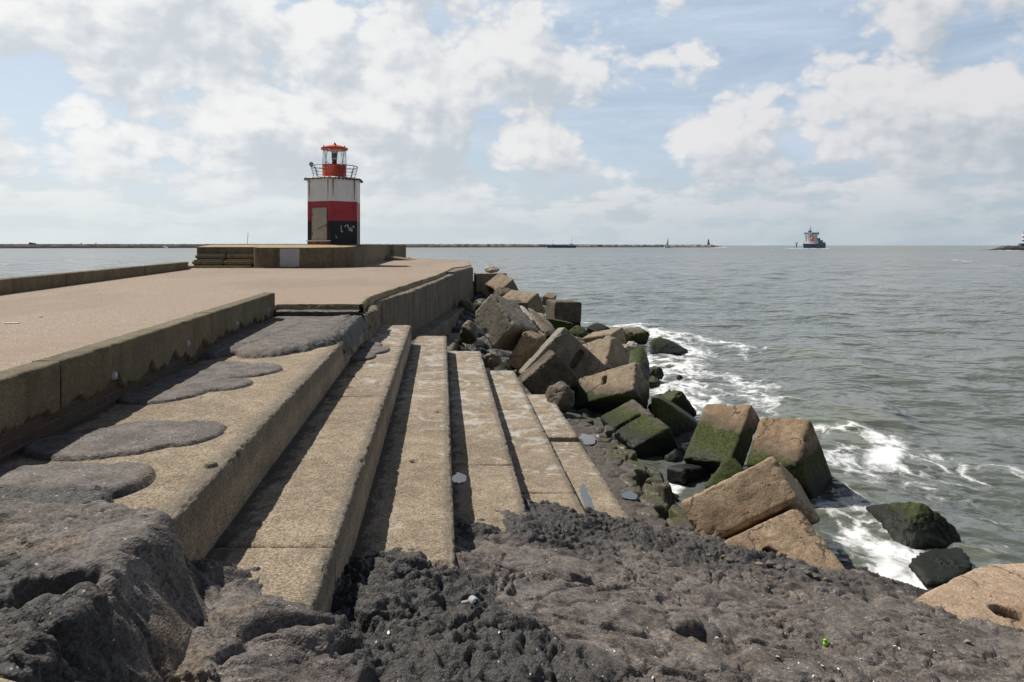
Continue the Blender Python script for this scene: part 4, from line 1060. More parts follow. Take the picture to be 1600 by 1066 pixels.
# ================================================================== TUMBLED CONCRETE BLOCKS
BLK = {
 'far_tilted': ([-0.528, 34.754, -2.108], [1.282, 1.07, 0.732], [[-0.5715, 0.7467, 0.3404], [0.7737, 0.3522, 0.5266], [0.2733, 0.5643, -0.779]]),
 'small_wedge': ([-0.342, 28.181, -2.018], [0.444, 0.681, 0.402], [[-0.4111, 0.755, -0.5108], [0.6497, 0.6357, 0.4168], [0.6394, -0.1605, -0.7519]]),
 'brown_top': ([0.413, 26.741, -2.341], [1.593, 0.74, 0.894], [[-0.6672, 0.659, 0.3474], [0.744, 0.5666, 0.3542], [0.0366, 0.4948, -0.8683]]),
 'dark_right': ([2.17, 29.02, -3.05], [1.367, 1.185, 1.40], [[-0.239, 0.9699, -0.0471], [0.971, 0.2385, -0.0178], [-0.006, -0.05, -0.9987]]),
 'behind_dark': ([1.745, 32.387, -2.584], [0.519, 0.797, 0.474], [[-0.9212, 0.3071, -0.239], [0.2451, 0.9349, 0.2566], [0.3023, 0.1777, -0.9365]]),
 'low_dark': ([1.619, 25.159, -2.989], [1.204, 1.051, 0.505], [[-0.1189, 0.974, -0.1928], [0.9915, 0.1061, -0.0754], [-0.053, -0.2002, -0.9783]]),
 'green_a': ([2.133, 23.429, -3.293], [0.514, 0.856, 0.9], [[-0.8221, 0.4958, -0.2801], [0.3899, 0.8486, 0.3576], [0.4149, 0.1848, -0.8909]]),
 'green_b': ([3.397, 27.477, -3.728], [0.691, 0.856, 1.0], [[-0.7736, 0.6213, -0.1241], [0.5734, 0.7699, 0.2801], [0.2696, 0.1455, -0.9519]]),
 'green_brown': ([4.264, 23.813, -3.175], [0.641, 1.017, 0.506], [[-0.651, 0.7257, -0.2227], [0.6902, 0.688, 0.2242], [0.3159, -0.0077, -0.9488]]),
 'sliver': ([2.871, 21.25, -2.958], [1.038, 1.012, 0.509], [[-0.858, 0.4587, 0.2311], [0.466, 0.8844, -0.025], [-0.2158, 0.0863, -0.9726]]),
 'pyramid': ([2.381, 17.864, -3.09], [1.02, 0.849, 1.035], [[-0.7227, 0.6371, -0.2679], [0.6009, 0.3876, -0.699], [-0.3415, -0.6662, -0.663]]),
 'slot_dark': ([1.158, 16.036, -2.919], [1.021, 1.363, 1.469], [[-0.0614, 0.7276, -0.6833], [0.9892, -0.0469, -0.1388], [-0.133, -0.6844, -0.7168]]),
 'split_dark': ([0.782, 15.053, -2.919], [1.076, 0.753, 0.961], [[-0.0547, 0.6551, -0.7536], [0.9953, -0.0245, -0.0935], [-0.0797, -0.7551, -0.6507]]),
 'brown_face': ([0.385, 17.301, -2.622], [0.381, 1.345, 0.91], [[-0.8421, 0.2396, -0.4832], [0.2376, 0.9691, 0.0665], [0.4842, -0.0588, -0.873]]),
 'big_tilted': ([-0.167, 17.593, -2.018], [1.186, 0.836, 1.117], [[-0.5055, -0.6254, 0.5944], [0.5788, 0.2652, 0.7712], [0.6399, -0.7339, -0.2279]]),
 'hole_block': ([2.147, 14.601, -3.2], [1.4, 0.865, 0.72], [[-0.8343, 0.2114, 0.5092], [0.4375, 0.8158, 0.3781], [-0.3355, 0.5382, -0.7731]]),
 'moss_slot': ([2.46, 12.348, -3.818], [1.615, 0.759, 1.50], [[-0.2202, 0.8862, 0.4077], [0.9717, 0.1628, 0.1709], [0.0851, 0.4338, -0.897]]),
 'green_back': ([3.333, 14.241, -3.437], [0.782, 0.611, 0.669], [[-0.1234, 0.5715, -0.8112], [0.9794, -0.0614, -0.1922], [-0.1596, -0.8183, -0.5522]]),
 'cube_left': ([3.261, 10.609, -3.008], [0.806, 1.139, 0.355], [[-0.697, -0.4952, 0.5186], [0.7005, -0.6247, 0.3451], [-0.1531, -0.6038, -0.7823]]),
 'cube_right': ([3.978, 9.764, -3.22], [0.761, 0.951, 1.205], [[-0.7668, -0.4772, 0.4293], [0.6306, -0.685, 0.365], [-0.1199, -0.5506, -0.8261]]),
 'green_small': ([2.668, 10.287, -3.444], [0.368, 0.669, 0.251], [[-0.596, 0.8023, -0.034], [0.7998, 0.5893, -0.1145], [-0.0718, -0.0954, -0.9928]]),
 'front_block': ([2.738, 7.768, -3.031], [1.148, 0.507, 1.348], [[-0.8154, -0.2741, 0.5099], [0.2344, 0.6492, 0.7236], [-0.5293, 0.7096, -0.4651]]),
 'front_lower': ([2.781, 7.287, -2.952], [0.911, 1.1, 1.08], [[-0.7757, 0.1288, 0.6179], [0.3078, 0.9319, 0.1921], [-0.551, 0.3392, -0.7624]]),
}
def cubegrid(n):
    t = np.linspace(-1, 1, n + 1); a, b = np.meshgrid(t, t)
    Vs = []; Fs = []; off = 0
    for ax in range(3):
        for sg in (-1, 1):
            v = np.zeros((a.size, 3)); v[:, ax] = sg; v[:, (ax + 1) % 3] = a.ravel(); v[:, (ax + 2) % 3] = b.ravel()
            f = gridfaces(n + 1, n + 1) + off
            if sg < 0: f = f[:, ::-1]
            Vs.append(v); Fs.append(f); off += a.size
    V = np.concatenate(Vs); Fc = np.concatenate(Fs)
    key = np.round((V + 2) * 5000).astype(np.int64); key = key[:, 0] * 10 ** 10 + key[:, 1] * 10 ** 5 + key[:, 2]
    _, fi, inv = np.unique(key, return_index=True, return_inverse=True)
    return V[fi], inv.ravel()[Fc]
CG = {}
GB = 'tumbled concrete blocks beside the pier'
def block(key, kind, algae, label, slots=(), n=26, r=.055, wear=1.0, seed=0, cut=()):
    c, d, R = BLK[key]
    if n not in CG: CG[n] = cubegrid(n)
    U, Fc = CG[n]
    R = np.array(R); half = np.array(d) / 2
    p = U * half
    r = min(r, half.min() * .6)
    inner = np.clip(p, -(half - r), half - r)
    v = p - inner; l = np.linalg.norm(v, axis=1, keepdims=True)
    nrm = v / np.maximum(l, 1e-9)
    q = inner + nrm * r
    sd = seed * 13 + 700
    edge = ((np.abs(p) > half - r * 1.6).sum(1) >= 2)
    near = np.sort(half - np.abs(p), axis=1)[:, 1]            # distance to the closest edge
    en = np.exp(-near / (r * 1.5))
    w = fbm(q + seed * 7.7, 1.5, 3, sd, .5) * .010 + fbm(q + seed * 7.7, 9, 4, sd + 3, .6) * .0055
    chip = sstep(fbm(q + seed * 3.1, 3.0, 4, sd + 9, .6), .12, .55) * en * .07 * wear + sstep(fbm(q + seed, 11, 3, sd + 11, .6), .05, .5) * en * .014 * wear
    q = q + nrm * (w[:, None]) - nrm * chip[:, None]
    for ax, u0, u1, wd, dep in slots:                           # slots cast into the face: axis, two ends, half width, depth
        o1, o2 = [k for k in range(3) if k != ax]
        a = np.array(u0) * half[[o1, o2]]; b_ = np.array(u1) * half[[o1, o2]]
        s = q[:, [o1, o2]]
        ab = b_ - a; t = np.clip(((s - a) @ ab) / max(1e-9, ab @ ab), 0, 1)
        dist = np.linalg.norm(s - a - t[:, None] * ab, axis=1) + fbm(q, 12, 2, sd + 20) * .01
        m = (U[:, ax] < -.999) * sstep(wd - dist, -.012, .022)
        q[:, ax] += m * dep
    for nx_, ny_2, nz_, dd in cut:                              # broken-off corners: plane in unit coordinates
        nn = np.array([nx_, ny_2, nz_], float); nn /= np.linalg.norm(nn)
        s = (q / half) @ nn - dd + fbm(q, 4, 4, sd + 30, .6) * .10
        q = q - np.clip(s, 0, 9)[:, None] * nn * half
    W = q @ R.T
    if np.linalg.det(R) < 0: Fc = Fc[:, ::-1]
    cc = np.array(c) + np.array([0, 0, HC])
    o = mesh_np('concrete_block', W, Fc, block_mat(kind, algae), None, True, None, cc)
    return tag(o, label, 'concrete block', GB)
block('far_tilted', 'tan', .35, 'tilted tan block at the corner of the sea wall, its broad top catching the sun', seed=1, r=.08)
block('small_wedge', 'tan', .3, 'small pale wedge of concrete squeezed between two bigger blocks near the wall corner', seed=2, r=.05, n=18)
block('brown_top', 'tan', .5, 'block with a broad sunlit brown top and dark sea side, behind the big tilted block', seed=3, r=.08)
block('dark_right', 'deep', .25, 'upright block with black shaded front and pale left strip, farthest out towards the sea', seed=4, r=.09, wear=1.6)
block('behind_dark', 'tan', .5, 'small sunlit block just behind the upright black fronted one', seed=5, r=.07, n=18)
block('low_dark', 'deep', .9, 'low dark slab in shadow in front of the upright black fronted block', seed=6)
block('green_a', 'dark', .75, 'small bright green weedy block right of the low dark slab', seed=7, r=.1, n=20)
block('green_b', 'dark', .75, 'dark green weedy block partly behind white surf, left of the brown and green one', seed=8, r=.1, n=20)
block('green_brown', 'tan', .50, 'rounded block half brown, half green, beside the long weedy rock in the surf', seed=9, r=.14, wear=1.5)
block('sliver', 'tan', .3, 'block showing a thin cracked sunlit top, just behind the pyramid shaped one', seed=10, r=.05, wear=1.5)
block('pyramid', 'tan', .3, 'block stood on its corner like a pyramid, left face sunlit and right face dark', seed=11, r=.06, cut=((-1, -1, -1, 1.52),))
block('slot_dark', 'grey', .1, 'big grey block leaning on its edge with a dark slot in its shaded face', slots=((0, (.02, -.75), (.10, -.30), .075, .22),), n=60, seed=12, r=.05)
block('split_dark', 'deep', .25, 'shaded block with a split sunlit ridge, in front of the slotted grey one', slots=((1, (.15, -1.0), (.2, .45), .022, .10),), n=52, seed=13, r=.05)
block('brown_face', 'brown', .1, 'leaning block with a brown sunlit face, wedged under the big tilted block', seed=14, r=.05)
block('big_tilted', 'grey', .1, 'biggest tilted block, its grey lit face turned to the path, whitish chipped top edge', seed=15, r=.06, wear=1.3, n=40, cut=((1, 1, -.55, 1.42),))
block('hole_block', 'tan', .42, 'tan block with a dark lifting hole in its flat sunlit top', slots=((2, (.02, .05), (.04, .42), .05, .20), (2, (.12, -.02), (.80, -.62), .03, .016)), n=64, seed=16, r=.05)
block('moss_slot', 'dark', .46, 'mossy brown block with a long slot across its top, at the edge of the cobbles', slots=((2, (.06, -1.05), (.10, .42), .05, .13),), n=64, seed=17, r=.06)
block('green_back', 'dark', .85, 'green weedy block rising behind, nearest the surf left of the two upright cubes', seed=18, r=.09)
block('cube_left', 'brown', .70, 'left one of two cubes side by side, tan above a green band of weed', seed=19, r=.035, n=36, wear=.5)
block('cube_right', 'brown', .63, 'right one of two cubes side by side, rounded tan top and black green sea side', seed=20, r=.09, n=40, wear=.7)
block('green_small', 'dark', .75, 'small low green block in the gap before the left upright cube', seed=21, r=.07, n=20)
block('front_block', 'brown', -.6, 'big sunlit cracked block nearest the asphalt, upper one of the pair', seed=22, r=.045, n=44)

def hull(name, pts, mat, label, cat, group=None, n=22, sharp=18, seed=0, amp=.02, sub=None):
    """worn rock filling the convex hull of the given points"""
    pts = np.array(pts, float)
    bm = bmesh.new()
    for p in pts: bm.verts.new(p)
    bmesh.ops.convex_hull(bm, input=bm.verts)
    bm.normal_update()
    cen = pts.mean(0)
    N = []; D = []
    for f in bm.faces:
        nn = np.array(f.normal); dd = nn @ (np.array(f.verts[0].co) - cen)
        if dd < 0: nn, dd = -nn, -dd
        if dd > 1e-5: N.append(nn); D.append(dd)
    bm.free()
    N = np.array(N); D = np.array(D)
    if n not in CG: CG[n] = cubegrid(n)
    U, Fc = CG[n]
    u = U / np.linalg.norm(U, axis=1, keepdims=True)
    k = np.clip(u @ N.T, 0, None) / D[None]
    rr = (k ** sharp).sum(1) ** (-1 / sharp)
    sz = D.mean()
    q = u * rr[:, None]
    q = q + u * (fbm(q + seed * 5.3, 2.2 / max(sz, .15), 4, 900 + seed, .6) * amp * 1.6 + fbm(q + seed, 9 / max(sz, .15), 3, 930 + seed, .6) * amp * .5)[:, None]
    o = mesh_np(name, q, Fc, mat, None, True, None, cen)
    return tag(o, label, cat, group)
def rock(px, py, y, w, h, dpt, mat, label, seed=0, cat='rock', name='rock', group=None, k=11, amp=.02, sharp=16):
    """angular boulder about w x h photo pixels, dpt metres deep, at distance y"""
    r = random.Random(seed * 31 + 5); c = PD(px, py, y); pts = []
    for j in range(k):
        a = 2 * math.pi * (j + r.random() * .6) / k; e = r.uniform(-.75, .75)
        pts.append(c + np.array([math.cos(a) * w / 2 * y / F, math.sin(e) * dpt / 2 * 1.2, math.sin(a) * h / 2 * y / F]))
    for s in (-1, 1): pts.append(c + np.array([r.uniform(-.3, .3) * w * y / F / 2, s * dpt / 2, r.uniform(-.2, .3) * h * y / F / 2]))
    return hull(name, pts, mat, label, cat, group, seed=seed, amp=amp, sharp=sharp, n=16)
WD = lambda p, dz=0, dy=0, dx=0: (p[0] + dx, p[1] + dy, p[2] - dz)
a = [PD(1247, 789, 7.02), PD(1117, 850, 6.72), PD(1340, 908, 6.2), PD(1190, 985, 5.9)]
o = hull('concrete_block', a + [WD(p, .55, .85, .22) for p in a], block_mat('brown', -.6), 'rusty brown block below the big cracked one, with a hole at the asphalt rim', 'concrete block', GB, n=60, sharp=40, seed=23, amp=.008)
def dent(o, cc, d_, r, ln_, pull):
    me = o.data; co = np.empty(len(me.vertices) * 3, np.float32); me.vertices.foreach_get('co', co); co = co.reshape(-1, 3)
    rel = co + np.array(o.location)[None] - cc; d_ = np.array(d_, float) / np.linalg.norm(d_)
    along = rel @ d_; perp = np.linalg.norm(rel - along[:, None] * d_, axis=1)
    s_ = sstep(r - perp - np.clip(np.abs(along) - ln_, 0, 9), -.015, .03)
    co += s_[:, None] * np.array(pull)[None]
    me.vertices.foreach_set('co', co.ravel()); me.update()
dent(o, PD(1205, 862, 6.55), (.6, -.5, -.5), .06, .04, (-.02, .16, -.12))
# sandy block at the right
a = [PD(1417, 934, 5.75), PD(1432, 968, 5.55), PD(1470, 1020, 5.2), PD(1534, 877, 6.45), PD(1590, 874, 6.55), PD(1700, 880, 6.5), PD(1790, 930, 5.9), PD(1740, 1050, 5.0), PD(1600, 1060, 4.95)]
pts = a + [WD(p, .9, .35) for p in a]
o = hull('concrete_block', pts, block_mat('sand', -.9), 'pale sandy block at the far right beyond the asphalt, with a dark oval hole', 'concrete block', GB, n=56, sharp=30, seed=41, amp=.010)
dent(o, PD(1577, 968, 5.62), (.72, -.42, -.2), .085, .09, (0, .10, -.22))
# weedy blocks and boulders read from their outlines
hull('concrete_block', [PD(*p) for p in ((1014, 618, 11.9), (1030, 620, 12.0), (1092, 663, 13.1), (1032, 700, 12.3), (1094, 740, 13.4), (1020, 650, 11.95), (1027, 614, 13.3), (1086, 650, 14.2), (1040, 760, 13.4))], block_mat('dark', .80), 'long black green block in deep shade behind the mossy slotted one', 'concrete block', GB, seed=42, amp=.015)
hull('concrete_block', [PD(*p) for p in ((1099, 757, 9.0), (1136, 713, 9.5), (1150, 716, 9.6), (1163, 730, 9.4), (1175, 770, 9.0), (1150, 790, 8.7), (1100, 800, 9.2), (1170, 800, 9.4))], block_mat('dark', .85), 'narrow green block with mussel shells, between the left cube and the big cracked block', 'concrete block', GB, seed=43, amp=.012)
hull('concrete_block', [PD(*p) for p in ((743, 427, 37), (778, 427, 37), (743, 470, 37), (790, 470, 37))] + [PD(*p) for p in ((740, 426, 38.5), (792, 426, 38.4), (740, 460, 38.6), (795, 460, 38.4))], block_mat('tan', .2), 'dark level topped block against the end of the sea wall, beneath a white rock', 'concrete block', GB, seed=44, amp=.01, sharp=40)
rock(768, 421, 37.5, 27, 12, .6, block_mat('white', -.5), 'whitish lichen covered rock on the farthest block by the sea wall', 45)
hull('concrete_block', [PD(*p) for p in ((801, 479, 22.5), (817, 477, 22.6), (838, 502, 22.0), (829, 505, 21.8), (812, 520, 22.0), (800, 500, 22.3))] + [PD(*p) for p in ((815, 480, 23.3), (845, 505, 23.2), (820, 520, 23.2))], block_mat('white', -.5), 'whitish pitted block showing behind the upper edge of the big tilted block', 'concrete block', GB, seed=46, amp=.012)
hull('concrete_block', [PD(*p) for p in ((822, 478, 21.2), (832, 484, 21.4), (862, 522, 20.2), (850, 528, 20.0), (836, 505, 20.6), (850, 490, 22), (870, 515, 21.5))], block_mat('tan', .2), 'narrow tan block edge running down between the whitish block and the low dark slab', 'concrete block', GB, seed=47, amp=.012)
rock(875, 620, 12.9, 48, 46, .55, block_mat('dark', .35), 'small rounded brown boulder at the end of the lowest bench, before the holed block', 48, k=14, amp=.02, sharp=18)
hull('rock', [PD(*p) for p in ((1013, 533, 22.4), (1028, 524, 23.2), (1046, 530, 23.2), (1077, 547, 22.6), (1060, 553, 22.0), (1016, 555, 21.8), (1020, 570, 22.4), (1075, 565, 22.6))], block_mat('dark', .62), 'long low black weedy rock jutting into the surf', 'rock', None, seed=49, amp=.03)
rock(1025, 583, 17.6, 20, 26, .7, block_mat('dark', 1.1), 'small square black rock standing in the foam right of the holed block', 50, sharp=20)
rock(1021, 599, 16.2, 20, 22, .6, block_mat('dark', 1.0), 'black triangular rock at the water just below the small square one', 51)
rock(1062, 590, 16.9, 11, 9, .25, block_mat('dark', 1.0), 'tiny black rock awash in the foam', 52)
rock(987, 544, 19.4, 27, 22, .5, block_mat('white', -.4), 'pale pitted rock perched right of the pyramid shaped block', 53)
hull('concrete_block', [PD(*p) for p in ((985, 545, 19.2), (1003, 533, 19.8), (1014, 560, 19.0), (1017, 605, 17.4), (1000, 640, 17.0), (975, 570, 18.6), (1000, 580, 17.6), (1012, 600, 18.6))], block_mat('dark', .95), 'dark weed hung block in shade between the pyramid shaped one and the sea', 'concrete block', GB, seed=54, amp=.02)
hull('rock', [PD(*p) for p in ((1343, 787, 9.15), (1360, 784, 8.9), (1410, 783, 8.35), (1440, 782, 8.15), (1454, 789, 8.1), (1482, 808, 8.1), (1507, 838, 8.05), (1482, 858, 7.8), (1420, 868, 7.7), (1393, 850, 7.9), (1366, 818, 8.5), (1400, 900, 8.2), (1500, 900, 8.4))], block_mat('dark', .62), 'big rounded rock, black with weed and green crowned, alone in the foam at right', 'rock', None, seed=55, amp=.022, sharp=14, n=40)
hull('rock', [PD(*p) for p in ((1412, 878, 7.3), (1440, 858, 7.6), (1500, 851, 7.75), (1510, 858, 7.6), (1520, 886, 7.15), (1490, 910, 6.9), (1440, 915, 6.9), (1500, 950, 7.2))], block_mat('dark', .55), 'flat weedy rock washed over by foam before the bigger black rock', 'rock', None, seed=56, amp=.02, sharp=12)
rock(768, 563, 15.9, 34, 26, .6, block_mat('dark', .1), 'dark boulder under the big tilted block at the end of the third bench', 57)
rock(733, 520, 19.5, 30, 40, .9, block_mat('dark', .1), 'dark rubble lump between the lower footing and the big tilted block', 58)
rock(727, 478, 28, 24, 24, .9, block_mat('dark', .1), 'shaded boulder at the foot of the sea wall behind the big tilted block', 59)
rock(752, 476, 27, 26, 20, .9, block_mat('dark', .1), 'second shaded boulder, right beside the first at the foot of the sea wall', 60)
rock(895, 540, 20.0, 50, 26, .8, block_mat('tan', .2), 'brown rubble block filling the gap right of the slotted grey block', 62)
rock(1062, 726, 11.5, 74, 62, .9, block_mat('dark', .35), 'added black lump for deep shadow between the mossy slotted block and the left cube', 64)  # filler added so the shaded gap turns black
rock(1105, 852, 7.1, 30, 22, .3, block_mat('brown', -.6), 'flat tan stone at the lower corner of the big cracked block', 63, amp=.008)

# ------------------------------------------------------------------ small loose things on the asphalt
gS = 'loose stones along the rim of the asphalt'
k = 0
for px, py, s in ((1140, 872, .050), (1158, 874, .062), (1172, 880, .034), (1186, 878, .050), (1203, 880, .060), (1219, 883, .045), (1236, 882, .042), (1131, 866, .04), (1108, 862, .035), (1262, 892, .045), (1275, 897, .03), (1290, 902, .028), (1385, 964, .035), (1440, 985, .03), (1470, 975, .028), (1512, 1000, .03)):
    p = on_asph(px, py + 6)
    if p is None: continue
    r = random.Random(k); k += 1
    pts = [p + np.array([math.cos(a) * s * r.uniform(.7, 1.2), math.sin(a) * s * r.uniform(.6, 1.0), s * r.uniform(-.25, .75)]) for a in np.linspace(0, 6, 9)] + [p + np.array([0, 0, s * .8])]
    hull('loose_stone', pts, M['pebble'] if k % 4 else M['pebble_tan'], 'small grey loose stone lying along the seaward rim of the asphalt' if k % 4 else 'small tan loose stone lying along the seaward rim of the asphalt', 'stone', gS if k % 4 else 'tan loose stones along the rim of the asphalt', n=8, seed=k, amp=.004, sharp=14)
k = 0
for px, py in ((1248, 1038), (1262, 1045), (1232, 1046), (1310, 1048), (1285, 1043), (1405, 1015), (1398, 1011), (1300, 1006), (1271, 1058), (1460, 1020), (607, 992), (1020, 1062), (1215, 1030), (1345, 1030), (780, 990), (960, 1020), (1120, 1000)):
    p = on_asph(px, py)
    if p is None: continue
    bm = bmesh.new(); s = random.uniform(.007, .012) * (1.6 if px in (607, 1398) else 1)
    bmesh.ops.create_icosphere(bm, subdivisions=1, radius=1, matrix=Matrix.Translation(Vector(p) + Vector((0, 0, s * .35))) @ Matrix.Rotation(random.uniform(0, 6), 4, 'Z') @ Matrix.Rotation(random.uniform(-.4, .4), 4, 'X') @ Matrix.Diagonal((s * random.uniform(.8, 1.5), s * .6, s * .3, 1)))
    tag(bm_obj('shell_fragment', bm, M['shell'], None, False), 'tiny white shell fragment lying on the dark asphalt', 'shell', 'shell fragments strewn over the asphalt')
p = on_asph(1291, 1010)
bm = bmesh.new()
for dx, dz, r in ((0, .012, .02), (-.006, .034, .013)):
    bmesh.ops.create_icosphere(bm, subdivisions=2, radius=r, matrix=Matrix.Translation(Vector(p) + Vector((dx, 0, dz))) @ Matrix.Diagonal((1.1, .8, .8, 1)))
tag(bm_obj('plastic_scrap', bm, M['lime'], None, True), 'bright lime green scrap of plastic lying on the asphalt', 'litter')
p = on_asph(741, 948)
bm = bmesh.new(); c = Vector(p) + Vector((0, 0, .012)); ax = Vector((.35, -.9, .25)).normalized()
q_ = ax.to_track_quat('Z', 'Y').to_matrix().to_4x4()
n = 18; R1, R2, L_ = .026, .018, .04
ring = [[bm.verts.new(Matrix.Translation(c) @ q_ @ Vector((r * math.cos(2 * math.pi * i / n), r * math.sin(2 * math.pi * i / n), z))) for i in range(n)] for r, z in ((R1, -L_), (R1, L_), (R2, L_), (R2, -L_))]
for a, b in zip(ring, ring[1:] + ring[:1]):
    for i in range(n): bm.faces.new((a[i], a[(i + 1) % n], b[(i + 1) % n], b[i]))
tube(bm, c + Vector((-.07, .01, -.01)), c + Vector((-.02, .0, .0)), .010, 8)
tag(bm_obj('pipe_end', bm, M['panel'], None, True), 'pale open pipe end sticking out of a hole in the asphalt', 'pipe')

# ================================================================== SEA
th = np.linspace(rad(-66), rad(64), 760)
rr = [4.2]
while rr[-1] < 260: rr.append(rr[-1] * 1.0068)
while rr[-1] < 45000: rr.append(rr[-1] * 1.035)
rr = np.array(rr)
RR, TT = np.meshgrid(rr, th, indexing='ij')
X = (RR * np.sin(TT)).ravel(); Y = (RR * np.cos(TT)).ravel(); Rf = RR.ravel()
dr = np.maximum(Rf * .0068, Rf * (th[1] - th[0]))
Z = np.zeros(len(X))
rw = np.random.default_rng(5)
gust = .75 + .5 * fbm(np.c_[X, Y], .05, 3, 60)
for i in range(64):
    lam = .32 * (24 ** rw.random()); a = rad(200) + rw.normal() * .62      # swell running in from ahead right
    kx, ky = math.cos(a) * 2 * math.pi / lam, math.sin(a) * 2 * math.pi / lam
    amp = .0140 * lam ** .80 * rw.uniform(.5, 1.3)
    ph = kx * X + ky * Y + rw.uniform(0, 6.28)
    fade = sstep(lam / dr, 2.2, 5.0)
    s = np.sin(ph)
    Z += amp * fade * (s * .75 + .25 * (2 * (1 - np.abs(np.sin(ph / 2 + .7))) - .73) * 1.6)
Z *= gust
Z += .05 * fbm(np.c_[X, Y], .22, 3, 61) * sstep(1.0 / (Rf * .0068), .8, 3)
# foam cover around the stones
foam = np.zeros(len(X))
near = np.where(Rf < 260)[0]
xn, yn = X[near], Y[near]
f = np.zeros(len(near))
wx = xn + .55 * fbm(np.c_[xn, yn], .7, 3, 63); wy = yn + .8 * fbm(np.c_[xn, yn], .5, 3, 64)
def seg(pts, w, s):
    """soft band along a chain of photo pixels on the water"""
    global f
    Q = [P(px, py, HC)[:2] for px, py in pts]
    best = np.full(len(near), 1e9)
    for a, b in zip(Q, Q[1:]):
        ab = b - a; t = np.clip(((wx - a[0]) * ab[0] + (wy - a[1]) * ab[1]) / (ab @ ab), 0, 1)
        ww = w * (1 + .0 * t)
        best = np.minimum(best, np.hypot(wx - a[0] - t * ab[0], wy - a[1] - t * ab[1]))
    f = np.maximum(f, s * np.exp(-(best / w) ** 2))
seg([(915, 503), (960, 507), (1010, 508), (1060, 520), (1110, 533), (1180, 545)], .9, .82)
seg([(1010, 512), (1075, 548), (1060, 575), (1050, 600), (1075, 625)], 1.5, .92)
seg([(1060, 560), (1110, 555), (1185, 548)], 1.3, .70)
seg([(1060, 600), (1120, 590), (1170, 600), (1190, 625), (1185, 650)], 1.1, .82)
seg([(1100, 640), (1170, 650), (1215, 655)], .7, .7)
seg([(1010, 560), (1020, 600), (1045, 612)], .9, .9)
seg([(1280, 670), (1330, 680), (1385, 700), (1400, 725)], .55, .92)
seg([(1290, 700), (1320, 720), (1370, 745), (1420, 740), (1500, 725), (1600, 735)], .62, .72)
seg([(1310, 745), (1400, 770), (1500, 760), (1600, 770)], .5, .58)
seg([(1300, 770), (1340, 800), (1390, 850), (1400, 890)], .55, .86)
seg([(1290, 800), (1330, 860), (1380, 900), (1420, 925)], .55, .96)
seg([(1340, 840), (1400, 880), (1460, 900), (1430, 930)], .5, .98)
seg([(1390, 875), (1450, 860), (1520, 850), (1540, 845)], .25, .75)
seg([(1500, 790), (1560, 800), (1600, 830), (1600, 870), (1530, 870)], .35, .60)
seg([(1270, 780), (1310, 800)], .3, .8)
seg([(1045, 760), (1030, 750), (1000, 752)], .25, .85)
foam[near] = f * .93
# a little spill of water climbing where the foam is dense
Z[near] += f * .05 * fbm(np.c_[xn, yn], 1.8, 4, 65) * 1.2
foam2 = foam.copy()
def farfoam(px0, px1, py, thick, s):
    ang = CX + F * X / np.maximum(Y, 1e-6); row = HY + F * HC / np.maximum(Y, 1e-6)
    y = HC * F / (py - HY)
    m = sstep(ang, px0 - 4, px0 + 4) * (1 - sstep(ang, px1 - 4, px1 + 4)) * np.exp(-((Y - y) / thick) ** 2)
    return s * m
crest = np.clip(Z / .10, 0, 1.3) * sstep(60 - Rf, 0, 50)
far = sstep(np.log(Rf), math.log(25), math.log(900))
o = mesh_np('sea', np.c_[X, Y, Z], gridfaces(len(rr), len(th))[:, ::-1], M['water'], None, True, {'foam': foam, 'far': far, 'crest': crest})
tag(o, kind='structure')
# white water lying at the far stone dams and behind the ship
def foam_strip(label, pts, w, cat='surf', h=.12, seed=0):
    pts = np.array([P(*p, HC)[:2] for p in pts])
    s0 = np.r_[0, np.cumsum(np.hypot(*np.diff(pts, axis=0).T))]; n = max(30, int(s0[-1] / 2.5)); s = np.linspace(0, s0[-1], n)
    x = np.interp(s, s0, pts[:, 0]); y = np.interp(s, s0, pts[:, 1])
    tt = np.linspace(-1, 1, 9)[None]
    wid = w * np.clip(.35 + 1.0 * fbm(np.c_[s / 14, s * 0, s * 0 + seed], 1, 3, 3) + .4, .05, 1.4) * np.minimum(1, np.minimum(s, s0[-1] - s) / (s0[-1] * .08 + 1))
    X_ = x[:, None] + 0 * tt; Y_ = y[:, None] + wid[:, None] * tt
    hh = h * np.clip(.5 + 1.4 * fbm(np.c_[s / 6, s * 0, s * 0 + seed + 4], 1, 3, 3), .15, 2.5)
    Z_ = -.05 + (1 - tt ** 2) * hh[:, None]
    return tag(mesh_np('surf', np.c_[X_.ravel(), Y_.ravel(), Z_.ravel()], gridfaces(*X_.shape), M['foamwhite'], None, True), kind='stuff')
M['foamwhite'] = plain('foam_white', (.80, .81, .80), .9, var=.03)

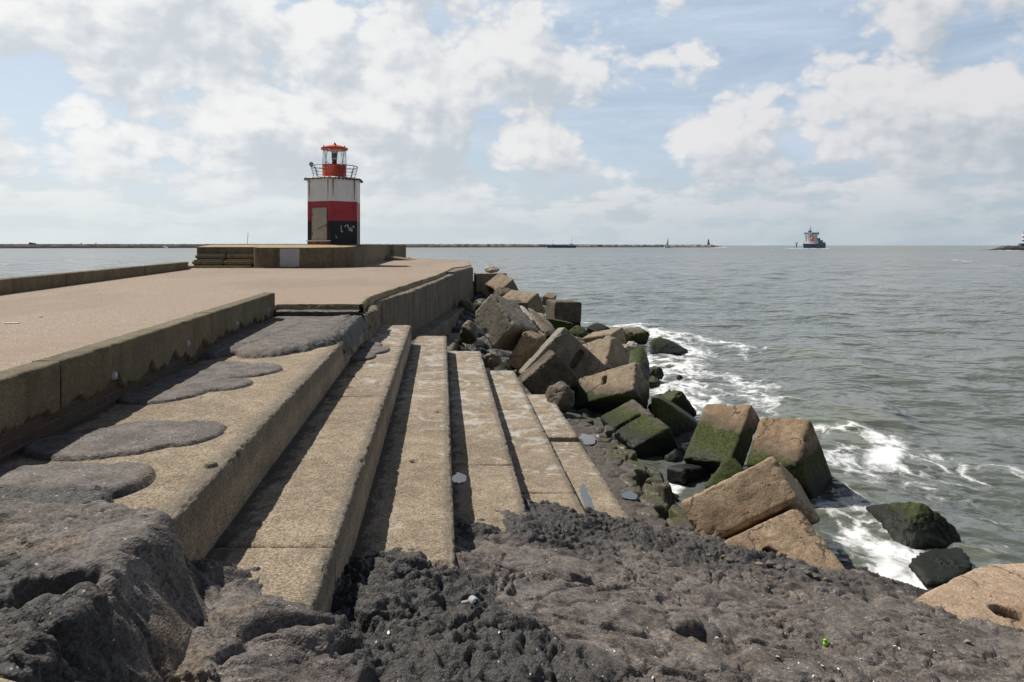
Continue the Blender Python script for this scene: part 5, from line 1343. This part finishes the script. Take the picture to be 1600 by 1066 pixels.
# ------------------------------------------------------------------ far stone dams
def dam(label, pts, hw, hgt, seed, mat='rubble'):
    """rubble mound along a chain of world xy points"""
    pts = np.array(pts, float)
    s0 = np.r_[0, np.cumsum(np.hypot(*np.diff(pts, axis=0).T))]; n = int(s0[-1] / 1.6); s = np.linspace(0, s0[-1], n)
    x = np.interp(s, s0, pts[:, 0]); y = np.interp(s, s0, pts[:, 1]); h = np.interp(s, s0, hgt)
    tx = np.gradient(x); ty = np.gradient(y); l = np.hypot(tx, ty); nx, ny = -ty / l, tx / l
    u = np.linspace(-1, 1, 21)[None]
    prof = np.clip(1.45 * (1 - np.abs(u)), 0, 1) ** .8
    X_ = x[:, None] + nx[:, None] * u * hw; Y_ = y[:, None] + ny[:, None] * u * hw
    p = np.c_[X_.ravel(), Y_.ravel(), 0 * X_.ravel()]
    c1, c2, cid = cells(p, .45, seed)
    lum = ((.5 - c1) * .9 + ((cid & 255) / 255. - .5) * .7).reshape(X_.shape)
    Z_ = -.8 + (h[:, None] + .8) * prof + lum * np.minimum(1, prof * 2) * .75
    return tag(mesh_np('breakwater', np.c_[X_.ravel(), Y_.ravel(), Z_.ravel()], gridfaces(*X_.shape), M[mat], None, False), label, 'breakwater')
AT = lambda px, y: ((px - CX) * y / F, y)
dam('long dark stone breakwater along the left horizon, surf breaking against it', [AT(-500, 780), AT(-20, 800), AT(150, 860), AT(330, 930), AT(520, 1010)], 11, [4.7, 4.9, 5.0, 5.1, 5.4], 3)
dam('long low breakwater across the middle of the horizon, ending below a small brown tower', [AT(330, 1090), AT(620, 1150), AT(800, 1200), AT(1000, 1240), AT(1080, 1225), AT(1112, 1200), AT(1130, 1190)], 10, [5.6, 5.6, 5.5, 4.6, 4.7, 4.4, .2], 9, 'rubble_pale')
dam('dark rocky breakwater head at the right edge carrying a striped tower', [AT(1543, 505), AT(1556, 508), AT(1568, 510), AT(1600, 515), AT(1720, 530)], 6.5, [.1, .5, 3.0, 3.2, 3.4], 12)
foam_strip('', [(-40, 388.1), (60, 387.9), (130, 387.6), (300, 387.0)], 5.5, h=.5, seed=1)
foam_strip('', [(1112, 386.8), (1136, 386.8)], 4, h=.9, seed=2)
foam_strip('', [(1555, 391.6), (1606, 391.4)], 2.2, h=.25, seed=3)
foam_strip('', [(1226, 388.4), (1296, 388.4)], 5, h=.5, seed=4)
for px, h_, lab in ((85, 3.6, 'left plume'), (256, 2.6, 'right plume')):
    y = HC * F / (387.6 - HY) * .96
    x = (px - CX) * y / F
    bm = bmesh.new()
    for j in range(16):
        s = random.uniform(.5, 1.2); u = random.random()
        bmesh.ops.create_icosphere(bm, subdivisions=1, radius=s, matrix=Matrix.Translation((x + random.gauss(.8 + 4 * (1 - u), 1.5), y - random.random() * 2, u * u * h_)))
    tag(bm_obj('spray', bm, M['foamwhite'], None, True), kind='stuff')

# tiny brown tower at the dam's tip
def far_tower(name, label, px, y, zbase, rad0, bands, parts_extra=None):
    e = tag(empty(name, (*AT(px, y), zbase)), label, 'lighthouse'); bpy.context.view_layer.update()
    z = zbase
    for nm, h, r0, r1, mt in bands:
        bm = bmesh.new(); lathe(bm, AT(px, y), [(r0, z), (r1, z + h)], 14); child(bm_obj(nm, bm, M[mt]), e); z += h
    return e
far_tower('small_tower', 'small brown tower on the tip of the middle breakwater', 1107, 1205, 4.0, 3, [('tower_base', 4.2, 2.5, 2.0, 'brown'), ('tower_shaft', 4.2, 1.45, 1.25, 'brown'), ('tower_lantern', 1.5, .9, .9, 'brown'), ('tower_cap', 1.0, .9, .1, 'brown')])
far_tower('striped_tower', 'red and white striped tower cut by the right edge of the photo', 1602.5, 508, 3.2, 3, [('red_band', 1.2, 2.3, 2.3, 'red'), ('white_band', 1.9, 2.3, 2.25, 'white'), ('red_band', 1.3, 2.25, 2.2, 'deck_red'), ('white_band', 1.4, 2.2, 2.15, 'white'), ('red_band', 1.2, 2.15, 2.1, 'deck_red'), ('white_band', 1.7, 2.1, 2.05, 'white'), ('lantern', 1.9, 1.2, 1.2, 'hull_blue'), ('cap', .9, 1.4, .1, 'hull_navy')])
bm = bmesh.new(); q_ = AT(1596.5, 506); bx(bm, (q_[0], q_[1], 3.7), (3.2, 3, 1.6)); bmesh.ops.create_cone(bm, cap_ends=True, segments=4, radius1=2.2, radius2=.2, depth=.8, matrix=Matrix.Translation((q_[0], q_[1], 4.9)) @ Matrix.Rotation(.785, 4, 'Z'))
tag(bm_obj('blue_hut', bm, M['hull_blue']), 'small blue hut beside the striped tower at the right edge', 'hut')
# reddish block on the left dam
bm = bmesh.new(); q_ = AT(51, 815)
prism(bm, [(q_[0] - 2.6, 812), (q_[0] + 2.8, 812), (q_[0] + 2.8, 817), (q_[0] - 2.6, 817)], 4.5, [7.1, 6.1, 6.1, 7.1])
tag(bm_obj('reddish_hut', bm, M['pinkred']), 'small faded red hut like block on top of the left breakwater', 'hut')
for px, h_, lab in ((127, .9, 'left one of two tiny dark posts on the left breakwater'), (150, .8, 'right one of two tiny dark posts on the left breakwater')):
    bm = bmesh.new(); q_ = AT(px, 850); bx(bm, (q_[0], q_[1], 5.6), (.7, .7, 1.6)); bx(bm, (q_[0], q_[1], 6.5), (.9, .9, .3))
    tag(bm_obj('small_post', bm, M['iron']), lab, 'post')

# ------------------------------------------------------------------ ships
def ship_hull(L, B, D, sheer=.0, bow=.28, z0=-.6, flare=.12, stern=.08):
    """hull along +x, bow at +x; stations of (x, half beam, deck z)"""
    bm = bmesh.new(); rings = []
    for t in np.linspace(0, 1, 15):
        x = (t - .5) * L
        hb = B / 2 * (min(1, .82 + t / stern * .18) if t < stern else (1 - max(0, (t - (1 - bow)) / bow) ** 2.2))
        hb = max(hb, .04); zt = D * (1 + sheer * max(0, (t - .65) / .35) ** 2 + sheer * .3 * max(0, (.2 - t) / .2))
        sec = [(x - (0 if t < 1 else L * .0), -hb * .25, z0), (x, -hb * (1 - flare), z0 + .6), (x + (t > .9) * (t - .9) * L * .10, -hb, zt), (x + (t > .9) * (t - .9) * L * .10, hb, zt), (x, hb * (1 - flare), z0 + .6), (x, hb * .25, z0)]
        rings.append([bm.verts.new(s) for s in sec])
    for a, b in zip(rings, rings[1:]):
        for k in range(6): bm.faces.new((a[k], a[(k + 1) % 6], b[(k + 1) % 6], b[k]))
    bm.faces.new(rings[0]); bm.faces.new(rings[-1][::-1])
    return bm
def place(o, e): o.parent = e; return o
ys = 880.
CS = tag(empty('container_ship', (*AT(1275, ys), 0)), 'container ship seen from astern heading out to sea, tall white bridge and navy hull', 'ship')
CS.rotation_euler = (0, 0, rad(49))      # bow away and to the right
m = ship_hull(62, 15, 4.9, .25, .3, -1, .1); place(bm_obj('hull', m, M['hull_navy']), CS)
bm = bmesh.new(); bx(bm, (-27, 0, 5.3), (7, 14.6, .9)); bx(bm, (-24, 0, 6.2), (6, 14.4, .9)); place(bm_obj('stern_bulwark', bm, M['white']), CS)
bm = bmesh.new()
bx(bm, (-18.5, 0, 11.2), (9.5, 12.0, 11.4)); bx(bm, (-18.5, 0, 7.0), (11.5, 13.6, 3.0))
place(bm_obj('superstructure', bm, M['white']), CS)
bm = bmesh.new(); bx(bm, (-17.5, 0, 18.2), (6.5, 16.2, 2.5)); bx(bm, (-17.5, 0, 19.7), (7.0, 17, .5)); place(bm_obj('bridge', bm, M['white']), CS)
bm = bmesh.new()
for s in (-1, 1): bx(bm, (-20.8, s * 4.4, 18.3), (.2, 5.4, 1.1))
bx(bm, (-17.5, -8.2, 18.3), (5.2, .2, 1.1)); bx(bm, (-17.5, 8.2, 18.3), (5.2, .2, 1.1))
place(bm_obj('bridge_window', bm, M['hull_navy']), CS)
bm = bmesh.new(); bx(bm, (-24, .6, 14.4), (3.0, 2.6, 12.5)); place(bm_obj('funnel', bm, M['white']), CS)
bm = bmesh.new(); bx(bm, (-21, .8, 21.2), (2.4, 3.4, 1.8)); tube(bm, (-20, .6, 20), (-20, .6, 29), .28, 6, .12); bx(bm, (-20, .6, 23.2), (.3, 4.2, .3)); bx(bm, (-20, .6, 25), (.3, 2.4, .25)); tube(bm, (-17, -7, 20), (-17, -7, 22.3), .1, 5)
place(bm_obj('radar_mast', bm, M['iron']), CS)
bm = bmesh.new(); tube(bm, (-28.2, -3.2, 9.0), (-25.0, -3.2, 13.4), 1.15, 10); place(bm_obj('lifeboat', bm, M['orange'], None, True), CS)
bm = bmesh.new()
for z in (9.4, 12.2, 14.8):
    for yy in (-4.5, -1.6, 4.6): bx(bm, (-23.32, yy, z), (.12, 1.2, .8))
place(bm_obj('porthole_row', bm, M['hull_navy']), CS)
for x0_, n, h_, lab in ((-8, 3, 7.8, 'taller navy blue container stack on the ship, next to the bridge'), (2.5, 3, 5.2, 'middle navy blue container stack on the departing ship'), (13, 3, 2.7, 'foremost navy blue container stack on the departing ship')):
    bm = bmesh.new()
    for j in range(5):
        for z in range(int(round(h_ / 2.6))):
            bx(bm, (0, (j - 2) * 2.55, 1.32 + z * 2.62), (9.6, 2.44, 2.56))
    o = bm_obj('container_stack', bm, M['box_blue']); a_ = rad(49)
    o.location = (CS.location.x + math.cos(a_) * x0_, CS.location.y + math.sin(a_) * x0_, 4.95); o.rotation_euler = (0, 0, a_)
    tag(o, lab, 'containers', 'container stacks on the ship')
# low blue coaster
CO = tag(empty('coaster', (*AT(877.5, 960), 0)), 'long low blue cargo boat with red hatches passing the middle breakwater', 'cargo boat')
CO.rotation_euler = (0, 0, rad(176))
place(bm_obj('hull', ship_hull(40, 7, 3.0, .50, .2, -.6, .06), M['hull_blue']), CO)
bm = bmesh.new(); bx(bm, (1, 0, 3.2), (23, 5.8, 1.3)); bmesh.ops.bevel(bm, geom=bm.edges[:], offset=.2, segments=1, affect='EDGES'); place(bm_obj('hatch_cover', bm, M['deck_red']), CO)
bm = bmesh.new(); bx(bm, (-14.0, 0, 4.2), (6.5, 5, 2.2)); bx(bm, (-13, 0, 5.6), (3, 4, .7)); place(bm_obj('wheelhouse', bm, M['white']), CO)
bm = bmesh.new(); tube(bm, (-14.2, 0, 4.2), (-14.2, 0, 15), .16, 5); place(bm_obj('aft_mast', bm, M['iron']), CO)
bm = bmesh.new(); tube(bm, (12.5, 0, 2.5), (12.5, 0, 11), .10, 5); place(bm_obj('fore_mast', bm, M['iron']), CO)
# sailing yacht
SB = tag(empty('sailing_yacht', (*AT(1043.5, 1010), 0)), 'small white sailing yacht before the middle breakwater', 'yacht')
SB.rotation_euler = (0, 0, rad(8))
place(bm_obj('hull', ship_hull(11, 3.2, 1.1, .3, .45, -.3, .15), M['white']), SB)
bm = bmesh.new(); tube(bm, (.8, 0, 1), (.8, 0, 15.5), .13, 6); tube(bm, (.8, 0, 2.1), (-3.6, 0, 2.2), .08, 5); place(bm_obj('mast', bm, M['white']), SB)
bm = bmesh.new()
prof = [(.7, 2.3), (-3.3, 2.4), (-1.9, 6.5), (-.5, 11), (.55, 14.8), (.7, 14.8)]
f0 = [bm.verts.new((x, .12 + .1 * math.sin(i), z)) for i, (x, z) in enumerate(prof)]; f1 = [bm.verts.new((x, .08 + .1 * math.sin(i) - .06, z)) for i, (x, z) in enumerate(prof)]
bm.faces.new(f0); bm.faces.new(f1[::-1])
for i in range(6): bm.faces.new((f0[i], f0[(i + 1) % 6], f1[(i + 1) % 6], f1[i]))
place(bm_obj('sail', bm, M['white']), SB)
bm = bmesh.new(); bx(bm, (-.5, 0, 1.3), (3.6, 1.8, .55)); place(bm_obj('cabin', bm, M['panel']), SB)
# beacon on the horizon
BC = tag(empty('sea_beacon', (*AT(1244.5, 1250), 0)), 'small dark beacon on a post, standing in the sea left of the container ship', 'beacon'); bpy.context.view_layer.update()
bm = bmesh.new(); q_ = AT(1244.5, 1250); tube(bm, (q_[0], q_[1], -1), (q_[0], q_[1], 6.2), 1.0, 10, .75); child(bm_obj('post', bm, M['rust']), BC)
bm = bmesh.new(); bx(bm, (q_[0], q_[1], 6.8), (3.4, 3.0, 1.1)); tube(bm, (q_[0] - 1.7, q_[1], 7), (q_[0] - 2.1, q_[1], 9.6), .25, 5); tube(bm, (q_[0] + 1.7, q_[1], 7), (q_[0] + 2.0, q_[1], 10.0), .3, 5); bx(bm, (q_[0] + 1.9, q_[1], 9.4), (1.2, .6, 1.2)); child(bm_obj('platform', bm, M['rust']), BC)

# ================================================================== SKY AND LIGHT
SUN = Vector((-.62, .48, 1.0)).normalized()
W = bpy.data.worlds.new('World'); SC.world = W; W.use_nodes = True
nt = W.node_tree; nt.nodes.clear(); g = G(nt)
STR = .10
el = math.asin(SUN.z); az = math.atan2(SUN.x, SUN.y)
sky = g.n('ShaderNodeTexSky', sky_type='NISHITA', sun_disc=False, sun_elevation=el, sun_rotation=az, air_density=1.0, dust_density=1.4, ozone_density=1.2, altitude=0)
dirv = g.n('ShaderNodeTexCoord').outputs['Generated']
sx, sy, sz = g.sep(dirv)
AZ = g.m('ARCTAN2', sx, sy); EL = g.m('ARCSINE', sz)
# a node group: how much cloud stands in a direction (azimuth, elevation)
ng = bpy.data.node_groups.new('cloud_cover', 'ShaderNodeTree')
ng.interface.new_socket('Az', in_out='INPUT', socket_type='NodeSocketFloat'); ng.interface.new_socket('El', in_out='INPUT', socket_type='NodeSocketFloat'); ng.interface.new_socket('Cover', in_out='OUTPUT', socket_type='NodeSocketFloat')
gi = ng.nodes.new('NodeGroupInput'); go = ng.nodes.new('NodeGroupOutput'); h = G(ng)
A_, E_ = gi.outputs[0], gi.outputs[1]
vec = h.n('ShaderNodeCombineXYZ', {0: A_, 1: h.m('MULTIPLY', E_, 1.35), 2: 3.7}).outputs[0]
nz_ = h.noise(vec, 5.0, 9, .56, .1)
wv_ = h.n('ShaderNodeTexNoise', {'Vector': vec, 'Scale': 9.0, 'Detail': 5, 'Roughness': .55}).outputs[1]
pv_ = h.vm('ADD', vec, h.vm('MULTIPLY', h.vm('SUBTRACT', wv_, (.5, .5, .5)), (.07, .07, 0)))
puff = h.n('ShaderNodeTexVoronoi', {'Vector': pv_, 'Scale': 10.0, 'Detail': 2.0, 'Roughness': .5, 'Lacunarity': 2.6}, feature='F1').outputs[0]
n1 = h.m('ADD', h.m('MULTIPLY', nz_, .80), h.m('MULTIPLY_ADD', puff, -.28, .366))
vec2 = h.n('ShaderNodeCombineXYZ', {0: A_, 1: h.m('MULTIPLY', E_, 3.2), 2: 9.1}).outputs[0]
n2 = h.noise(vec2, 9.0, 7, .6, .1)
lowf = h.ss(E_, .155, .035)
tot = h.mix(h.m('MULTIPLY', lowf, .8), n1, n2)
tot = h.m('MULTIPLY_ADD', tot, 1.7, -.35)
def blob(px, py, rx, ry, w):
    global tot
    a0 = math.atan((px - CX) / F); e0 = math.atan((HY - py) / F * math.cos(a0)); k = math.cos(a0)
    ra = rx / F * k * k; re = ry / F * k
    u = h.m('MULTIPLY', h.m('SUBTRACT', A_, a0), 1 / ra); v = h.m('MULTIPLY', h.m('SUBTRACT', E_, e0), 1 / re)
    r2 = h.m('ADD', h.m('MULTIPLY', u, u), h.m('MULTIPLY', v, v))
    tot = h.m('ADD', tot, h.m('MULTIPLY', h.m('EXPONENT', h.m('MULTIPLY', r2, -1.0)), w))
for b_ in ((300, 70, 250, 90, .22), (470, 150, 190, 90, .20), (70, 215, 110, 45, .16), (640, 200, 120, 80, .20), (930, 108, 85, 40, .24), (1110, 200, 130, 55, .22), (1370, 150, 150, 85, .24), (1545, 185, 90, 60, .18), (790, 60, 60, 60, .14), (880, 245, 90, 40, .14), (1360, 232, 130, 25, .10), (380, 215, 200, 40, .12),
           (1130, 60, 190, 55, -.24), (690, 15, 90, 40, -.18), (1530, 40, 110, 50, -.16), (60, 120, 70, 60, -.18), (1010, 30, 120, 60, -.10), (210, 170, 60, 26, -.12), (560, 330, 300, 18, .05), (1180, 20, 100, 40, -.1)):
    blob(*b_)
tot = h.m('ADD', tot, h.m('MULTIPLY', h.ss(E_, .10, .0), .10))
ng.links.new(tot, go.inputs[0])
def cover(a, e):
    nd = nt.nodes.new('ShaderNodeGroup'); nd.node_tree = ng; g.set(nd.inputs[0], a); g.set(nd.inputs[1], e); return nd.outputs[0]
D0 = cover(AZ, EL)
D1 = cover(g.m('ADD', AZ, -.030), g.m('ADD', EL, .040))
D2 = cover(g.m('ADD', AZ, -.008), g.m('ADD', EL, .012))
mask = g.ss(D0, .42, .60)
lit = g.m('ADD', g.m('MULTIPLY', g.m('SUBTRACT', D0, D1), 1.75), g.m('MULTIPLY', g.m('SUBTRACT', D0, D2), 1.1))
lit = g.ss(g.m('ADD', lit, g.m('MULTIPLY', g.ss(D0, 1.05, .55), .34)), -.34, .78)
leftw = g.ss(AZ, .75, -.75)
bright = g.mix(leftw, (.75, .75, .77), (.92, .925, .92)); shade = g.mix(leftw, (.47, .52, .58), (.63, .68, .725))
cloud = g.mix(lit, shade, bright)
# the clear part: the physical sky, paled by the thin high veil of cloud and by sea haze near the horizon
blue = g.mix(1.0, sky.outputs[0], (STR, STR, STR), 'MULTIPLY')
veil = g.noise(g.n('ShaderNodeCombineXYZ', {0: g.m('MULTIPLY', AZ, 1.0), 1: g.m('MULTIPLY', EL, 4.5), 2: 2.0}).outputs[0], 3.2, 8, .66, .5)
hazec = g.mix(leftw, (.44, .52, .58), (.70, .76, .78))
clear = g.mix(g.ss(veil, .30, .72, .45, .92), blue, g.mix(leftw, (.57, .67, .80), (.68, .78, .88)))
clear = g.mix(g.ss(EL, .15, .0, 0, .92), clear, hazec)
cloud = g.mix(g.ss(EL, .13, .0, 0, .82), cloud, hazec)
final = g.mix(mask, clear, cloud)
# high overhead the cover thins out to plain blue; it and the sky behind the viewer are dimmed to deepen the shadows
over = g.ss(EL, .36, .62)
final = g.mix(over, final, g.mix(1.0, blue, (.32, .36, .44), 'MULTIPLY'))
final = g.mix(g.ss(sy, .15, -.5, 0, .75), final, (.15, .18, .23))
bg = g.n('ShaderNodeBackground', {0: g.mix(1.0, final, (1 / STR, 1 / STR, 1 / STR), 'MULTIPLY'), 1: STR})
wo = nt.nodes.new('ShaderNodeOutputWorld'); nt.links.new(bg.outputs[0], wo.inputs[0])
for nd in nt.nodes:
    if nd.type == 'MIX': nd.clamp_result = False; nd.clamp_factor = True
sl = bpy.data.lights.new('sun', 'SUN'); sl.energy = 5.0; sl.angle = rad(.55); sl.color = (1.0, .95, .87)
so = bpy.data.objects.new('sun', sl); COL.objects.link(so); so.rotation_euler = (-SUN).to_track_quat('-Z', 'Y').to_euler(); so.location = (-20, 20, 40)

cam = bpy.data.cameras.new('camera'); co = bpy.data.objects.new('camera', cam); COL.objects.link(co)
co.location = (0, 0, HC); co.rotation_euler = (rad(90), 0, 0)
cam.sensor_width = 36; cam.sensor_fit = 'HORIZONTAL'; cam.lens = 36 * F / 1600
cam.shift_x = 0; cam.shift_y = -(533 - HY) / 1600
cam.clip_start = .05; cam.clip_end = 100000
SC.camera = co
SC.view_settings.view_transform = 'Standard'; SC.view_settings.look = 'None'; SC.view_settings.exposure = 0; SC.view_settings.gamma = 1
SC.cycles.max_bounces = 6
